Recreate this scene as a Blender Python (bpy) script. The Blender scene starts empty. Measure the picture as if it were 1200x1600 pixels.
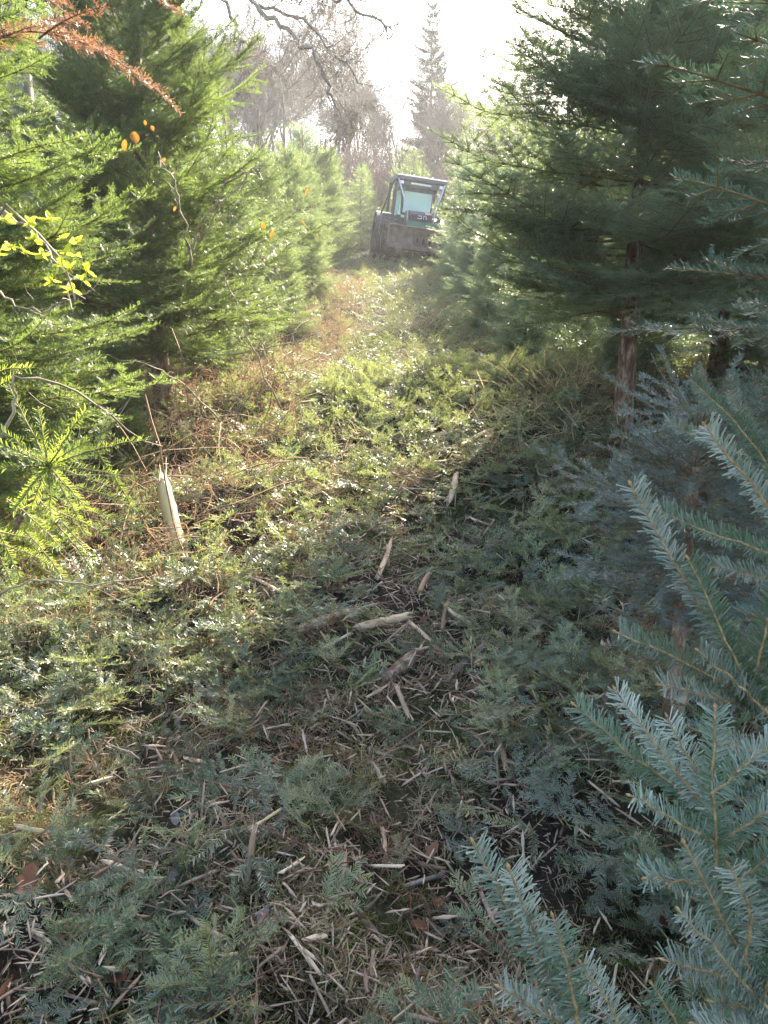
import bpy, math, random
import numpy as np
from mathutils import Vector, Matrix

# ------------------------------------------------------------------ camera, sky, sun, exposure
S = bpy.context.scene
COL = S.collection
CAM = np.array([0.0, 0.0, 1.6]); PITCH = math.radians(-15.0)
cam = bpy.data.cameras.new('camera'); cam_o = bpy.data.objects.new('camera', cam); COL.objects.link(cam_o)
cam.sensor_fit = 'VERTICAL'; cam.angle = math.radians(67.0); cam.clip_start = 0.02; cam.clip_end = 2000
cam_o.location = CAM; cam_o.rotation_euler = (math.radians(90) + PITCH, 0, 0)
S.camera = cam_o
SUN_EL, SUN_AZ = math.radians(31.0), math.radians(22.0)          # azimuth measured from +Y towards +X
w = bpy.data.worlds.new("World"); S.world = w; w.use_nodes = True
nt = w.node_tree; sky = nt.nodes.new('ShaderNodeTexSky'); sky.sky_type = 'NISHITA'; sky.sun_disc = False
sky.sun_elevation = SUN_EL; sky.sun_rotation = SUN_AZ; sky.air_density = 1.0; sky.dust_density = 2.5
nt.links.new(sky.outputs[0], nt.nodes['Background'].inputs[0]); nt.nodes['Background'].inputs[1].default_value = 0.14
sun = bpy.data.lights.new('sun', 'SUN'); sun.energy = 5.0; sun.angle = math.radians(0.6); sun.color = (1.0, 0.90, 0.72)
sun_o = bpy.data.objects.new('sun', sun); COL.objects.link(sun_o)
sd = Vector((math.sin(SUN_AZ) * math.cos(SUN_EL), math.cos(SUN_AZ) * math.cos(SUN_EL), math.sin(SUN_EL)))
sun_o.rotation_euler = sd.to_track_quat('Z', 'Y').to_euler()
S.view_settings.view_transform = 'Standard'; S.view_settings.look = 'None'
S.view_settings.exposure = 2.5; S.view_settings.gamma = 1.0
S.render.film_transparent = False
S.cycles.use_denoising = True; S.cycles.denoiser = 'OPENIMAGEDENOISE'
S.cycles.denoising_input_passes = 'RGB_ALBEDO_NORMAL'; S.cycles.denoising_prefilter = 'NONE'
S.cycles.use_adaptive_sampling = False
S.cycles.blur_glossy = 1.0
S.cycles.max_bounces = 7; S.cycles.diffuse_bounces = 3; S.cycles.glossy_bounces = 2
S.cycles.transmission_bounces = 5; S.cycles.volume_bounces = 1; S.cycles.transparent_max_bounces = 8
S.cycles.sample_clamp_indirect = 2.0; S.cycles.sample_clamp_direct = 8.0

HAZE_DENSITY = 0.0012

# ------------------------------------------------------------------ geometry of the place
F = 800.0 / math.tan(math.radians(33.5))
cp, sp_ = math.cos(PITCH), math.sin(PITCH)
FWD = np.array([0, cp, sp_]); UPV = np.array([0, -sp_, cp]); RGT = np.array([1.0, 0, 0])

def at(px, py, depth):
    return CAM + depth * (FWD + RGT * (px - 600.0) / F + UPV * (800.0 - py) / F)

_lat = np.random.default_rng(11).random((256, 256))
def vnoise(x, y, s, o=0):
    x = np.asarray(x) / s + 37.3 + o * 17.1; y = np.asarray(y) / s + 91.7 + o * 5.3
    xi = np.floor(x).astype(int); yi = np.floor(y).astype(int); fx = x - xi; fy = y - yi
    fx = fx * fx * (3 - 2 * fx); fy = fy * fy * (3 - 2 * fy)
    g = lambda a, b: _lat[a % 256, b % 256]
    return ((g(xi, yi) * (1 - fx) + g(xi + 1, yi) * fx) * (1 - fy) + (g(xi, yi + 1) * (1 - fx) + g(xi + 1, yi + 1) * fx) * fy) * 2 - 1

PY = [-60, 0, 2.2, 4, 5.6, 6.8, 7.7, 8.6, 10, 12, 14, 17, 20, 24, 30, 40, 60, 100, 260]
PZ = [-1.5, 0, 0.0, 0.10, 0.32, 0.62, 0.89, 0.84, 0.68, 0.72, 0.98, 1.48, 2.08, 2.6, 3.5, 5.6, 10.3, 17, 25]
_py = np.linspace(-60, 260, 3201); _pz = np.interp(_py, PY, PZ)
_k = np.hanning(9); _k /= _k.sum(); _pz = np.convolve(np.pad(_pz, 4, 'edge'), _k, 'valid')
def ground(x, y):
    x = np.asarray(x, float); y = np.asarray(y, float)
    z = np.interp(y, _py, _pz)
    def b(cx, cy, sx, sy, h): return h * np.exp(-((x - cx) / sx) ** 2 - ((y - cy) / sy) ** 2)
    z = z + b(-1.6, 3.1, 0.8, 1.1, 0.10) + b(0.2, 3.5, 0.6, 0.6, 0.10) + b(-0.7, 5.0, .8, .6, .12) + b(0.9, 5.6, 0.7, 0.7, 0.10)
    z = z + b(-1.6, 7.2, 1.0, 1.4, -0.28) + b(1.9, 8.6, 0.9, 0.8, -0.18) + b(0.9, 15.5, 1.2, 3.0, 0.28) + b(-1.2, 12.5, 0.8, 3, -0.15)
    z = z + b(0.15, 1.65, .35, .25, -0.06)
    near = np.clip((14 - np.abs(y - 6)) / 8, 0, 1)
    z = z + near * (0.13 * vnoise(x, y, 0.8) + 0.075 * vnoise(x, y, 0.33, 1) + 0.02 * vnoise(x, y, 0.12, 2))
    z = z + (1 - near) * 0.25 * vnoise(x, y, 5.0, 3)
    z = z + 0.03 * np.clip(np.abs(x) - 6, 0, 60)
    return z

def G(px, py, lift=0.0):
    d = at(px, py, 1.0) - CAM; lo = 0.5
    t = lo
    while t < 200:
        p = CAM + d * t
        if p[2] <= float(ground(p[0], p[1])) + lift: break
        t *= 1.004
    p = CAM + d * t
    return np.array([p[0], p[1], float(ground(p[0], p[1])) + lift]), t

# ------------------------------------------------------------------ materials
MATS = {}
def newmat(name):
    m = bpy.data.materials.new(name); m.use_nodes = True
    MATS[name] = m; return m, m.node_tree.nodes, m.node_tree.links

def ramp(nodes, stops):
    r = nodes.new('ShaderNodeValToRGB'); e = r.color_ramp.elements
    while len(e) < len(stops): e.new(0.5)
    for i, (p, c) in enumerate(stops): e[i].position = p; e[i].color = (*c, 1)
    return r

def needle_mat(name, stops, under, trans, tmix=0.4, rough=0.42, umix=0.75):
    m, n, l = newmat(name)
    p = n['Principled BSDF']; out = n['Material Output']
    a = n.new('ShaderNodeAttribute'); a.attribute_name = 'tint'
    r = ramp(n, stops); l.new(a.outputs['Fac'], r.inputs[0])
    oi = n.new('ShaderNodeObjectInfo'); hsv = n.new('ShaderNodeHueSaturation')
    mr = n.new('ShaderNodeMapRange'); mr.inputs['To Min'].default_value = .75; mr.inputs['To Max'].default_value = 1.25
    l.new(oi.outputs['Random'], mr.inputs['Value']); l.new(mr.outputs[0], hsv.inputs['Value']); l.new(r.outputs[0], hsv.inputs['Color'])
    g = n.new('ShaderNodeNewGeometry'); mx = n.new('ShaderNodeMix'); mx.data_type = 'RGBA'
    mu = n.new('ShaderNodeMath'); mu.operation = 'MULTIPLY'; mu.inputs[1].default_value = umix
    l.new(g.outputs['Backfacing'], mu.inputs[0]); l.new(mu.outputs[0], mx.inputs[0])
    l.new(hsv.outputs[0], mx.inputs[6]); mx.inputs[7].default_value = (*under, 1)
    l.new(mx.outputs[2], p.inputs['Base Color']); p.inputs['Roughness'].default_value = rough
    p.inputs['Specular IOR Level'].default_value = 0.5
    t = n.new('ShaderNodeBsdfTranslucent'); t.inputs[0].default_value = (*trans, 1)
    ms = n.new('ShaderNodeMixShader'); ms.inputs[0].default_value = tmix
    l.new(p.outputs[0], ms.inputs[1]); l.new(t.outputs[0], ms.inputs[2]); l.new(ms.outputs[0], out.inputs[0])
    return m

def plain(name, stops, rough=0.8, scale=20, stretch=(1, 1, 1), bump=0.0, metal=0.0, spec=0.3, attr=False, trans=None):
    m, n, l = newmat(name); p = n['Principled BSDF']
    tc = n.new('ShaderNodeTexCoord'); mp = n.new('ShaderNodeMapping'); mp.inputs['Scale'].default_value = stretch
    no = n.new('ShaderNodeTexNoise'); no.inputs['Scale'].default_value = scale; no.inputs['Detail'].default_value = 5
    no.inputs['Roughness'].default_value = .65
    l.new(tc.outputs['Object'], mp.inputs[0]); l.new(mp.outputs[0], no.inputs[0])
    fac = no.outputs[0]
    if attr:
        a = n.new('ShaderNodeAttribute'); a.attribute_name = 'tint'
        oi = n.new('ShaderNodeObjectInfo')
        ad = n.new('ShaderNodeMath'); ad.operation = 'MULTIPLY_ADD'; ad.inputs[1].default_value = .5
        l.new(no.outputs[0], ad.inputs[0])
        m2 = n.new('ShaderNodeMath'); m2.operation = 'MULTIPLY_ADD'; m2.inputs[1].default_value = .35
        l.new(a.outputs['Fac'], m2.inputs[0])
        m3 = n.new('ShaderNodeMath'); m3.operation = 'MULTIPLY'; m3.inputs[1].default_value = .3
        l.new(oi.outputs['Random'], m3.inputs[0]); l.new(m3.outputs[0], m2.inputs[2]); l.new(m2.outputs[0], ad.inputs[2])
        fac = ad.outputs[0]
    r = ramp(n, stops); l.new(fac, r.inputs[0]); l.new(r.outputs[0], p.inputs['Base Color'])
    p.inputs['Roughness'].default_value = rough; p.inputs['Metallic'].default_value = metal; p.inputs['Specular IOR Level'].default_value = spec
    if bump:
        b = n.new('ShaderNodeBump'); b.inputs['Strength'].default_value = bump; b.inputs['Distance'].default_value = 0.01
        l.new(no.outputs[0], b.inputs['Height']); l.new(b.outputs[0], p.inputs['Normal'])
    if trans:
        t = n.new('ShaderNodeBsdfTranslucent'); t.inputs[0].default_value = (*trans, 1)
        ms = n.new('ShaderNodeMixShader'); ms.inputs[0].default_value = .45
        l.new(p.outputs[0], ms.inputs[1]); l.new(t.outputs[0], ms.inputs[2]); l.new(ms.outputs[0], n['Material Output'].inputs[0])
    return m

M = {}
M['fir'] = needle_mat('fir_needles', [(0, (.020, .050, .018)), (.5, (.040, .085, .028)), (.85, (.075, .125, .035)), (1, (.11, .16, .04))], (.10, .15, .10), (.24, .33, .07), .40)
M['fir_grey'] = needle_mat('fir_needles_grey', [(0, (.045, .08, .055)), (.5, (.10, .155, .105)), (.85, (.18, .25, .16)), (1, (.24, .31, .19))], (.22, .27, .23), (.30, .38, .15), .42, .34)
M['fir_small'] = needle_mat('fir_needles_bluegrey', [(0, (.04, .07, .055)), (.5, (.12, .165, .14)), (1, (.21, .265, .235))], (.19, .23, .21), (.10, .17, .10), .15)
M['fir_far'] = needle_mat('fir_needles_pale', [(0, (.035, .060, .03)), (.6, (.065, .10, .04)), (1, (.12, .15, .06))], (.12, .16, .10), (.26, .34, .09), .42)
M['fir_blue'] = needle_mat('fir_needles_blue', [(0, (.030, .060, .045)), (.5, (.060, .105, .080)), (1, (.11, .165, .115))], (.13, .20, .20), (.10, .17, .07), .22)
M['fir_front'] = needle_mat('fir_needles_silver', [(0, (.045, .09, .04)), (.3, (.10, .145, .09)), (.6, (.19, .22, .17)), (.85, (.28, .30, .24)), (1, (.35, .355, .28))], (.28, .295, .255), (.12, .20, .10), .15, .34)
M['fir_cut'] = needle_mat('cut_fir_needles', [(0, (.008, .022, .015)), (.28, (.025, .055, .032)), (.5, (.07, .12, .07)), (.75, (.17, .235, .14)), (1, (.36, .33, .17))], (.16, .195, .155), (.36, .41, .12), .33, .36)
M['fir_painted_lit'] = needle_mat('fir_needles_painted_sunlit', [(0, (.05, .10, .05)), (.5, (.11, .18, .08)), (1, (.20, .28, .12))], (.20, .25, .19), (.42, .52, .16), .45)  # sunlight painted in: paler copy of the grey fir needles for the low boughs
M['fir_dark'] = needle_mat('dark_conifer_needles', [(0, (.02, .035, .03)), (.5, (.035, .055, .045)), (1, (.06, .085, .07))], (.05, .07, .06), (.05, .07, .04), .08, .6)
M['rust'] = needle_mat('dead_rusty_needles', [(0, (.16, .075, .045)), (.5, (.30, .155, .09)), (1, (.42, .26, .17))], (.34, .20, .13), (.40, .19, .09), .35)
M['twig'] = plain('twig_bark', [(0.2, (.10, .065, .03)), (.55, (.20, .13, .055)), (.9, (.30, .21, .10))], .8, 60)
M['twig_gold'] = plain('young_fir_twig', [(0.35, (.14, .085, .035)), (.5, (.27, .17, .07)), (.65, (.38, .27, .12))], .7, 90)
M['twig_red'] = plain('dry_red_twig', [(0.2, (.09, .035, .022)), (.55, (.17, .075, .045)), (.9, (.28, .17, .11))], .8, 40, attr=True)
M['bark'] = plain('fir_bark', [(.3, (.06, .032, .022)), (.5, (.17, .095, .062)), (.66, (.40, .31, .24))], .9, 25, (1, 1, .35), .8)
M['greybark'] = plain('grey_bark', [(.3, (.10, .085, .07)), (.7, (.24, .20, .165))], .9, 12, (1, 1, .3), .3)
M['greytwig'] = plain('bare_twig', [(.3, (.14, .115, .09)), (.7, (.30, .25, .19))], .9, 3)
M['pinktwig'] = plain('thicket_twig', [(.3, (.16, .10, .075)), (.7, (.30, .20, .15))], .9, 3)
M['wood'] = plain('torn_wood', [(.25, (.22, .13, .08)), (.45, (.46, .32, .20)), (.7, (.68, .52, .36))], .75, 30, (1, .12, 1), .6, attr=True)
M['flake'] = plain('brown_wood_flake', [(.2, (.075, .045, .033)), (.45, (.20, .13, .09)), (.7, (.36, .26, .18)), (.9, (.54, .42, .31))], .8, 30, (1, .15, 1), .5, attr=True)
M['wood_y'] = plain('fresh_wood', [(.25, (.34, .23, .10)), (.6, (.55, .42, .22)), (.8, (.68, .56, .34))], .7, 30, (1, .15, 1), .5, attr=True)
M['straw'] = plain('dry_straw', [(.2, (.14, .11, .06)), (.5, (.32, .26, .15)), (.9, (.56, .48, .31))], .7, 9, attr=True, trans=(.36, .30, .16))
M['moss'] = plain('moss_blades', [(.2, (.05, .065, .02)), (.5, (.12, .13, .045)), (.9, (.22, .19, .08))], .8, 7, attr=True, trans=(.2, .22, .05))
M['deadstem'] = plain('dead_stem', [(.2, (.16, .085, .05)), (.5, (.32, .20, .13)), (.9, (.50, .38, .27))], .7, 7, attr=True)
M['brown'] = plain('dead_bracken', [(.2, (.07, .040, .024)), (.5, (.17, .105, .065)), (.9, (.34, .25, .16))], .8, 7, attr=True, trans=(.26, .16, .09))
M['cane'] = plain('bramble_cane', [(.35, (.12, .085, .05)), (.5, (.26, .20, .12)), (.65, (.42, .34, .22))], .6, 10)
M['green_cane'] = plain('green_cane', [(.3, (.15, .20, .05)), (.7, (.30, .36, .12))], .5, 10)
M['leaf_y'] = plain('yellow_green_leaf', [(.2, (.25, .32, .03)), (.55, (.42, .48, .05)), (.9, (.60, .55, .08))], .5, 25, attr=True, trans=(.75, .80, .08))
M['leaf_o'] = plain('orange_leaf', [(.35, (.28, .09, .02)), (.5, (.48, .24, .04)), (.62, (.22, .09, .02))], .5, 90, trans=(.42, .17, .02))
M['leaf_b'] = plain('brown_oak_leaf', [(.2, (.10, .04, .025)), (.5, (.22, .10, .055)), (.9, (.36, .19, .11))], .65, 30, attr=True, trans=(.3, .12, .05))
M['leaf_g'] = plain('grey_leaf', [(.2, (.16, .12, .12)), (.8, (.30, .24, .22))], .6, 40)
M['stone'] = plain('grey_stone', [(.3, (.08, .09, .11)), (.7, (.2, .21, .23))], .7, 30, bump=.4)

def ground_mat():
    m, n, l = newmat('forest_floor'); p = n['Principled BSDF']
    tc = n.new('ShaderNodeTexCoord')
    n1 = n.new('ShaderNodeTexNoise'); n1.inputs['Scale'].default_value = 1.1; n1.inputs['Detail'].default_value = 6
    n2 = n.new('ShaderNodeTexNoise'); n2.inputs['Scale'].default_value = 45; n2.inputs['Detail'].default_value = 8; n2.inputs['Roughness'].default_value = .75
    for q in (n1, n2): l.new(tc.outputs['Object'], q.inputs[0])
    r1 = ramp(n, [(.35, (.012, .009, .007)), (.5, (.032, .023, .016)), (.62, (.065, .045, .03)), (.75, (.15, .11, .075))]); l.new(n2.outputs[0], r1.inputs[0])
    r2 = ramp(n, [(.35, (.02, .03, .012)), (.55, (.07, .075, .03)), (.75, (.2, .16, .08))]); l.new(n2.outputs[0], r2.inputs[0])
    mx = n.new('ShaderNodeMix'); mx.data_type = 'RGBA'
    r3 = ramp(n, [(.45, (0, 0, 0)), (.6, (1, 1, 1))]); l.new(n1.outputs[0], r3.inputs[0]); l.new(r3.outputs[0], mx.inputs[0])
    l.new(r1.outputs[0], mx.inputs[6]); l.new(r2.outputs[0], mx.inputs[7])
    l.new(mx.outputs[2], p.inputs['Base Color']); p.inputs['Roughness'].default_value = .95; p.inputs['Specular IOR Level'].default_value = .15
    b = n.new('ShaderNodeBump'); b.inputs['Strength'].default_value = .9; b.inputs['Distance'].default_value = .02
    l.new(n2.outputs[0], b.inputs['Height']); l.new(b.outputs[0], p.inputs['Normal'])
    return m
M['ground'] = ground_mat()

# ------------------------------------------------------------------ mesh helpers
class Geo:
    def __init__(s): s.V = []; s.Q = []; s.MI = []; s.T = []; s.n = 0
    def add(s, V, Q, mi=0, tint=0.5):
        V = np.asarray(V, np.float32).reshape(-1, 3); Q = np.asarray(Q, np.int64).reshape(-1, 4)
        s.V.append(V); s.Q.append(Q + s.n); s.n += len(V)
        s.MI.append(np.full(len(Q), mi, np.int32) if np.isscalar(mi) else np.asarray(mi, np.int32))
        s.T.append(np.full(len(V), tint, np.float32) if np.isscalar(tint) else np.asarray(tint, np.float32))
    def cat(s):
        if len(s.V) > 1: s.V = [np.concatenate(s.V)]; s.Q = [np.concatenate(s.Q)]; s.MI = [np.concatenate(s.MI)]; s.T = [np.concatenate(s.T)]
        return s.V[0], s.Q[0], s.MI[0], s.T[0]
    def mesh(s, name, mats, smooth=False):
        V, Q, MI, T = s.cat(); me = bpy.data.meshes.new(name)
        me.vertices.add(len(V)); me.vertices.foreach_set('co', V.ravel().astype(np.float32))
        nq = len(Q); me.loops.add(nq * 4); me.loops.foreach_set('vertex_index', Q.ravel().astype(np.int32))
        me.polygons.add(nq); me.polygons.foreach_set('loop_start', np.arange(nq, dtype=np.int32) * 4)
        me.polygons.foreach_set('material_index', MI)
        if smooth: me.polygons.foreach_set('use_smooth', np.ones(nq, bool))
        for m in mats: me.materials.append(m)
        a = me.attributes.new('tint', 'FLOAT', 'POINT'); a.data.foreach_set('value', T)
        me.update(calc_edges=True); return me
    def obj(s, name, mats, parent=None, smooth=False):
        return link(name, s.mesh(name, mats, smooth), parent)

def link(name, data, parent=None):
    o = bpy.data.objects.new(name, data); COL.objects.link(o)
    if parent is not None: o.parent = parent
    return o
def tag(o, label=None, cat=None, group=None, kind=None):
    if label: o['label'] = label
    if cat: o['category'] = cat
    if group: o['group'] = group
    if kind: o['kind'] = kind
    return o
def unit(v):
    v = np.asarray(v, float); return v / np.maximum(np.linalg.norm(v, axis=-1, keepdims=True), 1e-9)

def tubes(P0, P1, r0, r1, sides=4):
    P0 = np.atleast_2d(P0); P1 = np.atleast_2d(P1); N = len(P0); r0 = np.broadcast_to(r0, N); r1 = np.broadcast_to(r1, N)
    d = unit(P1 - P0); h = np.where(np.abs(d[:, 2:3]) < .9, [[0, 0, 1.]], [[1., 0, 0]])
    a = unit(np.cross(d, h)); b = np.cross(d, a)
    an = np.arange(sides) * 2 * np.pi / sides
    ring = a[:, None] * np.cos(an)[None, :, None] + b[:, None] * np.sin(an)[None, :, None]
    V = np.concatenate([P0[:, None] + ring * r0[:, None, None], P1[:, None] + ring * r1[:, None, None]], 1)
    q = np.array([[i, (i + 1) % sides, sides + (i + 1) % sides, sides + i] for i in range(sides)])
    Q = q[None] + (np.arange(N) * 2 * sides)[:, None, None]
    return V.reshape(-1, 3), Q.reshape(-1, 4)

def polytube(geo, pts, radii, sides=8, mi=0, tint=.5, cap=True, rough=0, rng=None):
    pts = np.asarray(pts, float); n = len(pts); radii = np.broadcast_to(np.asarray(radii, float), n)
    tan = unit(np.gradient(pts, axis=0)); ref = np.array([0, 0, 1.]) if abs(tan[0][2]) < .8 else np.array([1., 0, 0])
    V = []
    for i in range(n):
        a = unit(np.cross(tan[i], ref)); b = np.cross(tan[i], a)
        for k in range(sides):
            an = 2 * math.pi * k / sides; rr = radii[i] * (1 + (rng.uniform(-rough, rough) if rng is not None else 0))
            V.append(pts[i] + (a * math.cos(an) + b * math.sin(an)) * rr)
    Q = [[i * sides + k, i * sides + (k + 1) % sides, (i + 1) * sides + (k + 1) % sides, (i + 1) * sides + k] for i in range(n - 1) for k in range(sides)]
    if cap:
        for e, i in ((0, 0), (1, n - 1)):
            V.append(pts[i]); c = len(V) - 1
            for k in range(0, sides, 2):
                a_, b_, c_ = i * sides + k, i * sides + (k + 1) % sides, i * sides + (k + 2) % sides
                Q.append([c, a_, b_, c_] if e == 1 else [c, c_, b_, a_])
    geo.add(V, Q, mi, tint)

def needles(P0, P1, UP, tint, dens, nl, nw, rng, style='flat'):
    L = np.linalg.norm(P1 - P0, axis=1); n = np.maximum(1, np.round(L * dens)).astype(int)
    idx = np.repeat(np.arange(len(P0)), n); st = np.cumsum(n) - n; k = np.arange(len(idx)) - st[idx]
    t = (k + rng.random(len(idx))) / n[idx]; side = np.where(k % 2, 1., -1.)
    ax = unit(P1 - P0); Sd = unit(np.cross(ax, UP)); U = np.cross(Sd, ax)
    ax, Sd, U = ax[idx], Sd[idx], U[idx]; m = len(idx)
    A = np.radians(rng.uniform(36, 64, m))
    if style == 'flat': B = np.radians(rng.normal(14, 16, m))
    elif style == 'brush': B = np.radians(rng.normal(22, 26, m))
    elif style == 'vee': B = np.radians(rng.normal(28, 16, m)); A = np.radians(rng.normal(55, 11, m))
    else: B = np.radians(rng.uniform(-90, 90, m))
    cA, sA, cB, sB = np.cos(A)[:, None], np.sin(A)[:, None], np.cos(B)[:, None], np.sin(B)[:, None]
    s = side[:, None]
    d = ax * cA + sA * (s * Sd * cB + U * sB)
    nr = U * cB - s * Sd * sB
    nr = unit(nr + 0.25 * rng.normal(size=(m, 3)))
    ln = nl * (rng.uniform(.62, 1.12, m) if style == 'vee' else rng.uniform(.78, 1.12, m)); w = nw * rng.uniform(.8, 1.15, m)
    p = P0[idx] + (P1 - P0)[idx] * t[:, None]; W = unit(np.cross(d, nr)); nn = np.cross(W, d)
    ln = ln[:, None]; w = w[:, None]
    tip = p + d * ln - nn * ln * .06
    V = np.stack([p - W * w * .32, p + W * w * .32, tip + W * w * .42, tip - W * w * .42], 1).reshape(-1, 3)
    Q = np.arange(m * 4).reshape(-1, 4)
    ti = np.clip(np.asarray(tint)[idx] + rng.normal(0, .14, m), 0, 1)
    return V, Q, np.repeat(ti, 4)

# segs rows: p0(3) p1(3) up(3) r0 r1 needled tint
def spray(L, rng, maxorder=2, latsp=.085, ratio=.55, latmin=.04, bare=.12, r=.007, droop=0.0, wob=.06, ang=52, maxlat=.6):
    out = []
    def grow(p, d, up, L, order, r, tint):
        step = .06 if order == 0 else .05
        n = max(1, int(math.ceil(L / step))); st = L / n; s = 0; nxt = (bare * L if order == 0 else .03)
        d = unit(d)
        for i in range(n):
            q = p + d * st; fr0 = i / n; fr1 = (i + 1) / n
            nd = 1.0 if (order > 0 or s > bare * L * 1.2) else 0.0
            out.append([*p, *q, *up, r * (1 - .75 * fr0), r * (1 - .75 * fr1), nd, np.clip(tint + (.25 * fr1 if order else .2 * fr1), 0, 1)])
            p = q; s += st
            if order < maxorder:
                while s >= nxt and s < L - .03:
                    Sd = unit(np.cross(d, up))
                    for sg in (-1, 1):
                        if rng.random() < .10: continue
                        a = math.radians(ang + rng.normal(0, 7)); l2 = min(maxlat, ratio * (L - s) * rng.uniform(.65, 1.05) + .03)
                        d2 = d * math.cos(a) + sg * Sd * math.sin(a) + up * rng.normal(0.05, .15)
                        if l2 > latmin: grow(p.copy(), unit(d2), up, l2, order + 1, max(.0012, r * .5), tint + rng.normal(0, .17))
                    nxt += latsp * (1 if order == 0 else .8) * rng.uniform(.75, 1.3)
            d = unit(d + rng.normal(0, wob, 3) * np.array([1, .3, .6]) + np.array([0, 0, droop * st]))
    grow(np.zeros(3), np.array([0, 1., 0]), np.array([0, 0, 1.]), L, 0, r, .3)
    return np.array(out)

def xf_segs(s, R, t, dt=0.0):
    o = s.copy(); o[:, 0:3] = s[:, 0:3] @ R.T + t; o[:, 3:6] = s[:, 3:6] @ R.T + t; o[:, 6:9] = s[:, 6:9] @ R.T
    o[:, 12] = np.clip(o[:, 12] + dt, 0, 1); return o

def frame_for(d, up=(0, 0, 1), roll=0.0):
    y = unit(d); x = unit(np.cross(y, np.asarray(up, float)))
    z = np.cross(x, y); R = np.stack([x, y, z], 1)
    if roll:
        c, s = math.cos(roll), math.sin(roll); R = R @ np.array([[c, 0, s], [0, 1, 0], [-s, 0, c]])
    return R

def foliage(geo, segs, rng, dens, nl, nw, style='flat', tw=1.0, twmin=0.0, mn=0, mt=1, sides=3):
    nd = segs[segs[:, 11] > .5]
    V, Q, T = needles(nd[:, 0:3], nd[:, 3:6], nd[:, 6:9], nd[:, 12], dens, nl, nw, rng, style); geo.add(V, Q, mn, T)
    wd = segs[segs[:, 9] >= twmin]
    if len(wd):
        V, Q = tubes(wd[:, 0:3], wd[:, 3:6], wd[:, 9] * tw, wd[:, 10] * tw, sides); geo.add(V, Q, mt, .5)

rt = np.random.default_rng(5)
LENS = [.25, .5, .8, 1.15, 1.5, 1.9]
BR = {l: [spray(l, rt, 2, .085 if l < .9 else .11, .55, .045, .10 if l < .9 else .16, .003 + .0035 * l, droop=.25, maxlat=.55) for _ in range(3)] for l in LENS}
BRC = {l: [spray(l, rt, 2, .10 if l < .9 else .125, .60, .07, .10 if l < .9 else .16, .003 + .0035 * l, droop=.25, maxlat=.6, wob=.08) for _ in range(4)] for l in LENS}
BRS = {l: [spray(l, rt, 2, .085, .66, .10, .10, .004, droop=.35, maxlat=.30, wob=.09) for _ in range(4)] for l in (.3, .45, .6)}
LOD = {'sky': (50, .085, .024, .006), 'near': (330, .018, .0028, 0), 'mid': (400, .026, .0036, .001), 'far': (90, .034, .0066, .0022), 'vfar': (26, .045, .012, .004)}

def fir_meshes(name, H, R, z0, lod, mats, seed, elev=(-8, 50), whorl=.26, nb=6, shape=.8, leader=.45, tint=0.0, trunk_r=None, bark='bark', fill=1.0, lean=0.0, br=None, style=None):
    br = br or BR; LN = list(br)
    rng = np.random.default_rng(seed); dens, nl, nw, tm = LOD[lod]; allsegs = []
    tr = trunk_r or H * .0135
    z = z0
    def tp(z): return np.array([lean * z * z / H * .15 + .02 * math.sin(z * 2.1 + seed), .02 * math.sin(z * 1.7 + seed * 2), z])
    while z < H - leader:
        f = (z - z0) / (H - z0); rad = R * (1 - f) ** shape + .10
        if f < .12: rad *= .75 + 2 * f
        a0 = rng.uniform(0, 6.28)
        k = nb if f < .75 else max(4, nb - 1)
        for i in range(k):
            a = a0 + i * 6.283 / k + rng.normal(0, .2); l = rad * rng.uniform(.72, 1.12)
            el = math.radians(elev[0] + (elev[1] - elev[0]) * f ** 1.2 + rng.normal(0, 6))
            L0 = min(LN, key=lambda q: abs(q - l)); s = br[L0][rng.integers(len(br[L0]))]
            s = s.copy(); sc = l / L0; s[:, 0:6] *= sc
            d = np.array([math.cos(a) * math.cos(el), math.sin(a) * math.cos(el), math.sin(el)])
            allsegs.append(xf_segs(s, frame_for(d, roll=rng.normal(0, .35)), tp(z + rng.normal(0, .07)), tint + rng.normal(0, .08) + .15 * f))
        z += whorl * (1 - .35 * f) * rng.uniform(.85, 1.15) / fill
    segs = np.concatenate(allsegs)
    # leader with short upright shoots
    top = tp(H - leader); ld = []
    n = 6
    for i in range(n):
        ld.append([*(top + [0, 0, leader * i / n]), *(top + [0, 0, leader * (i + 1) / n]), 0, 1, 0, tr * .35, tr * .25, 1, .5])
    segs = np.concatenate([segs, np.array(ld)])
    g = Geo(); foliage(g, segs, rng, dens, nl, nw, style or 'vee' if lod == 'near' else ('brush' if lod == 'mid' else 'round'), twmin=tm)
    crown = g.mesh(name + '_crown', mats)
    g = Geo(); zz = np.linspace(-.15, H - leader * .3, 16)
    rr = tr * (1 - zz / H) ** .9 + .006; rr[0] *= 1.5; rr[1] *= 1.15
    polytube(g, [tp(max(q, 0)) + [0, 0, min(q, 0)] for q in zz], rr, 10, rough=.06, rng=rng)
    trunk = g.mesh(name + '_trunk', [M[bark]], True)
    print(name, 'segs', len(segs), 'quads', len(crown.polygons))
    return crown, trunk

def place_tree(name, meshes, x, y, rz, sc, label, cat='fir tree', group=None, tint=None, dz=0):
    e = link(name, None); e.location = (x, y, float(ground(x, y)) + dz); e.rotation_euler = (0, 0, rz); e.scale = (sc, sc, sc)
    tag(e, label, cat, group)
    link('crown', meshes[0], e); link('trunk', meshes[1], e)
    return e

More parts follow.
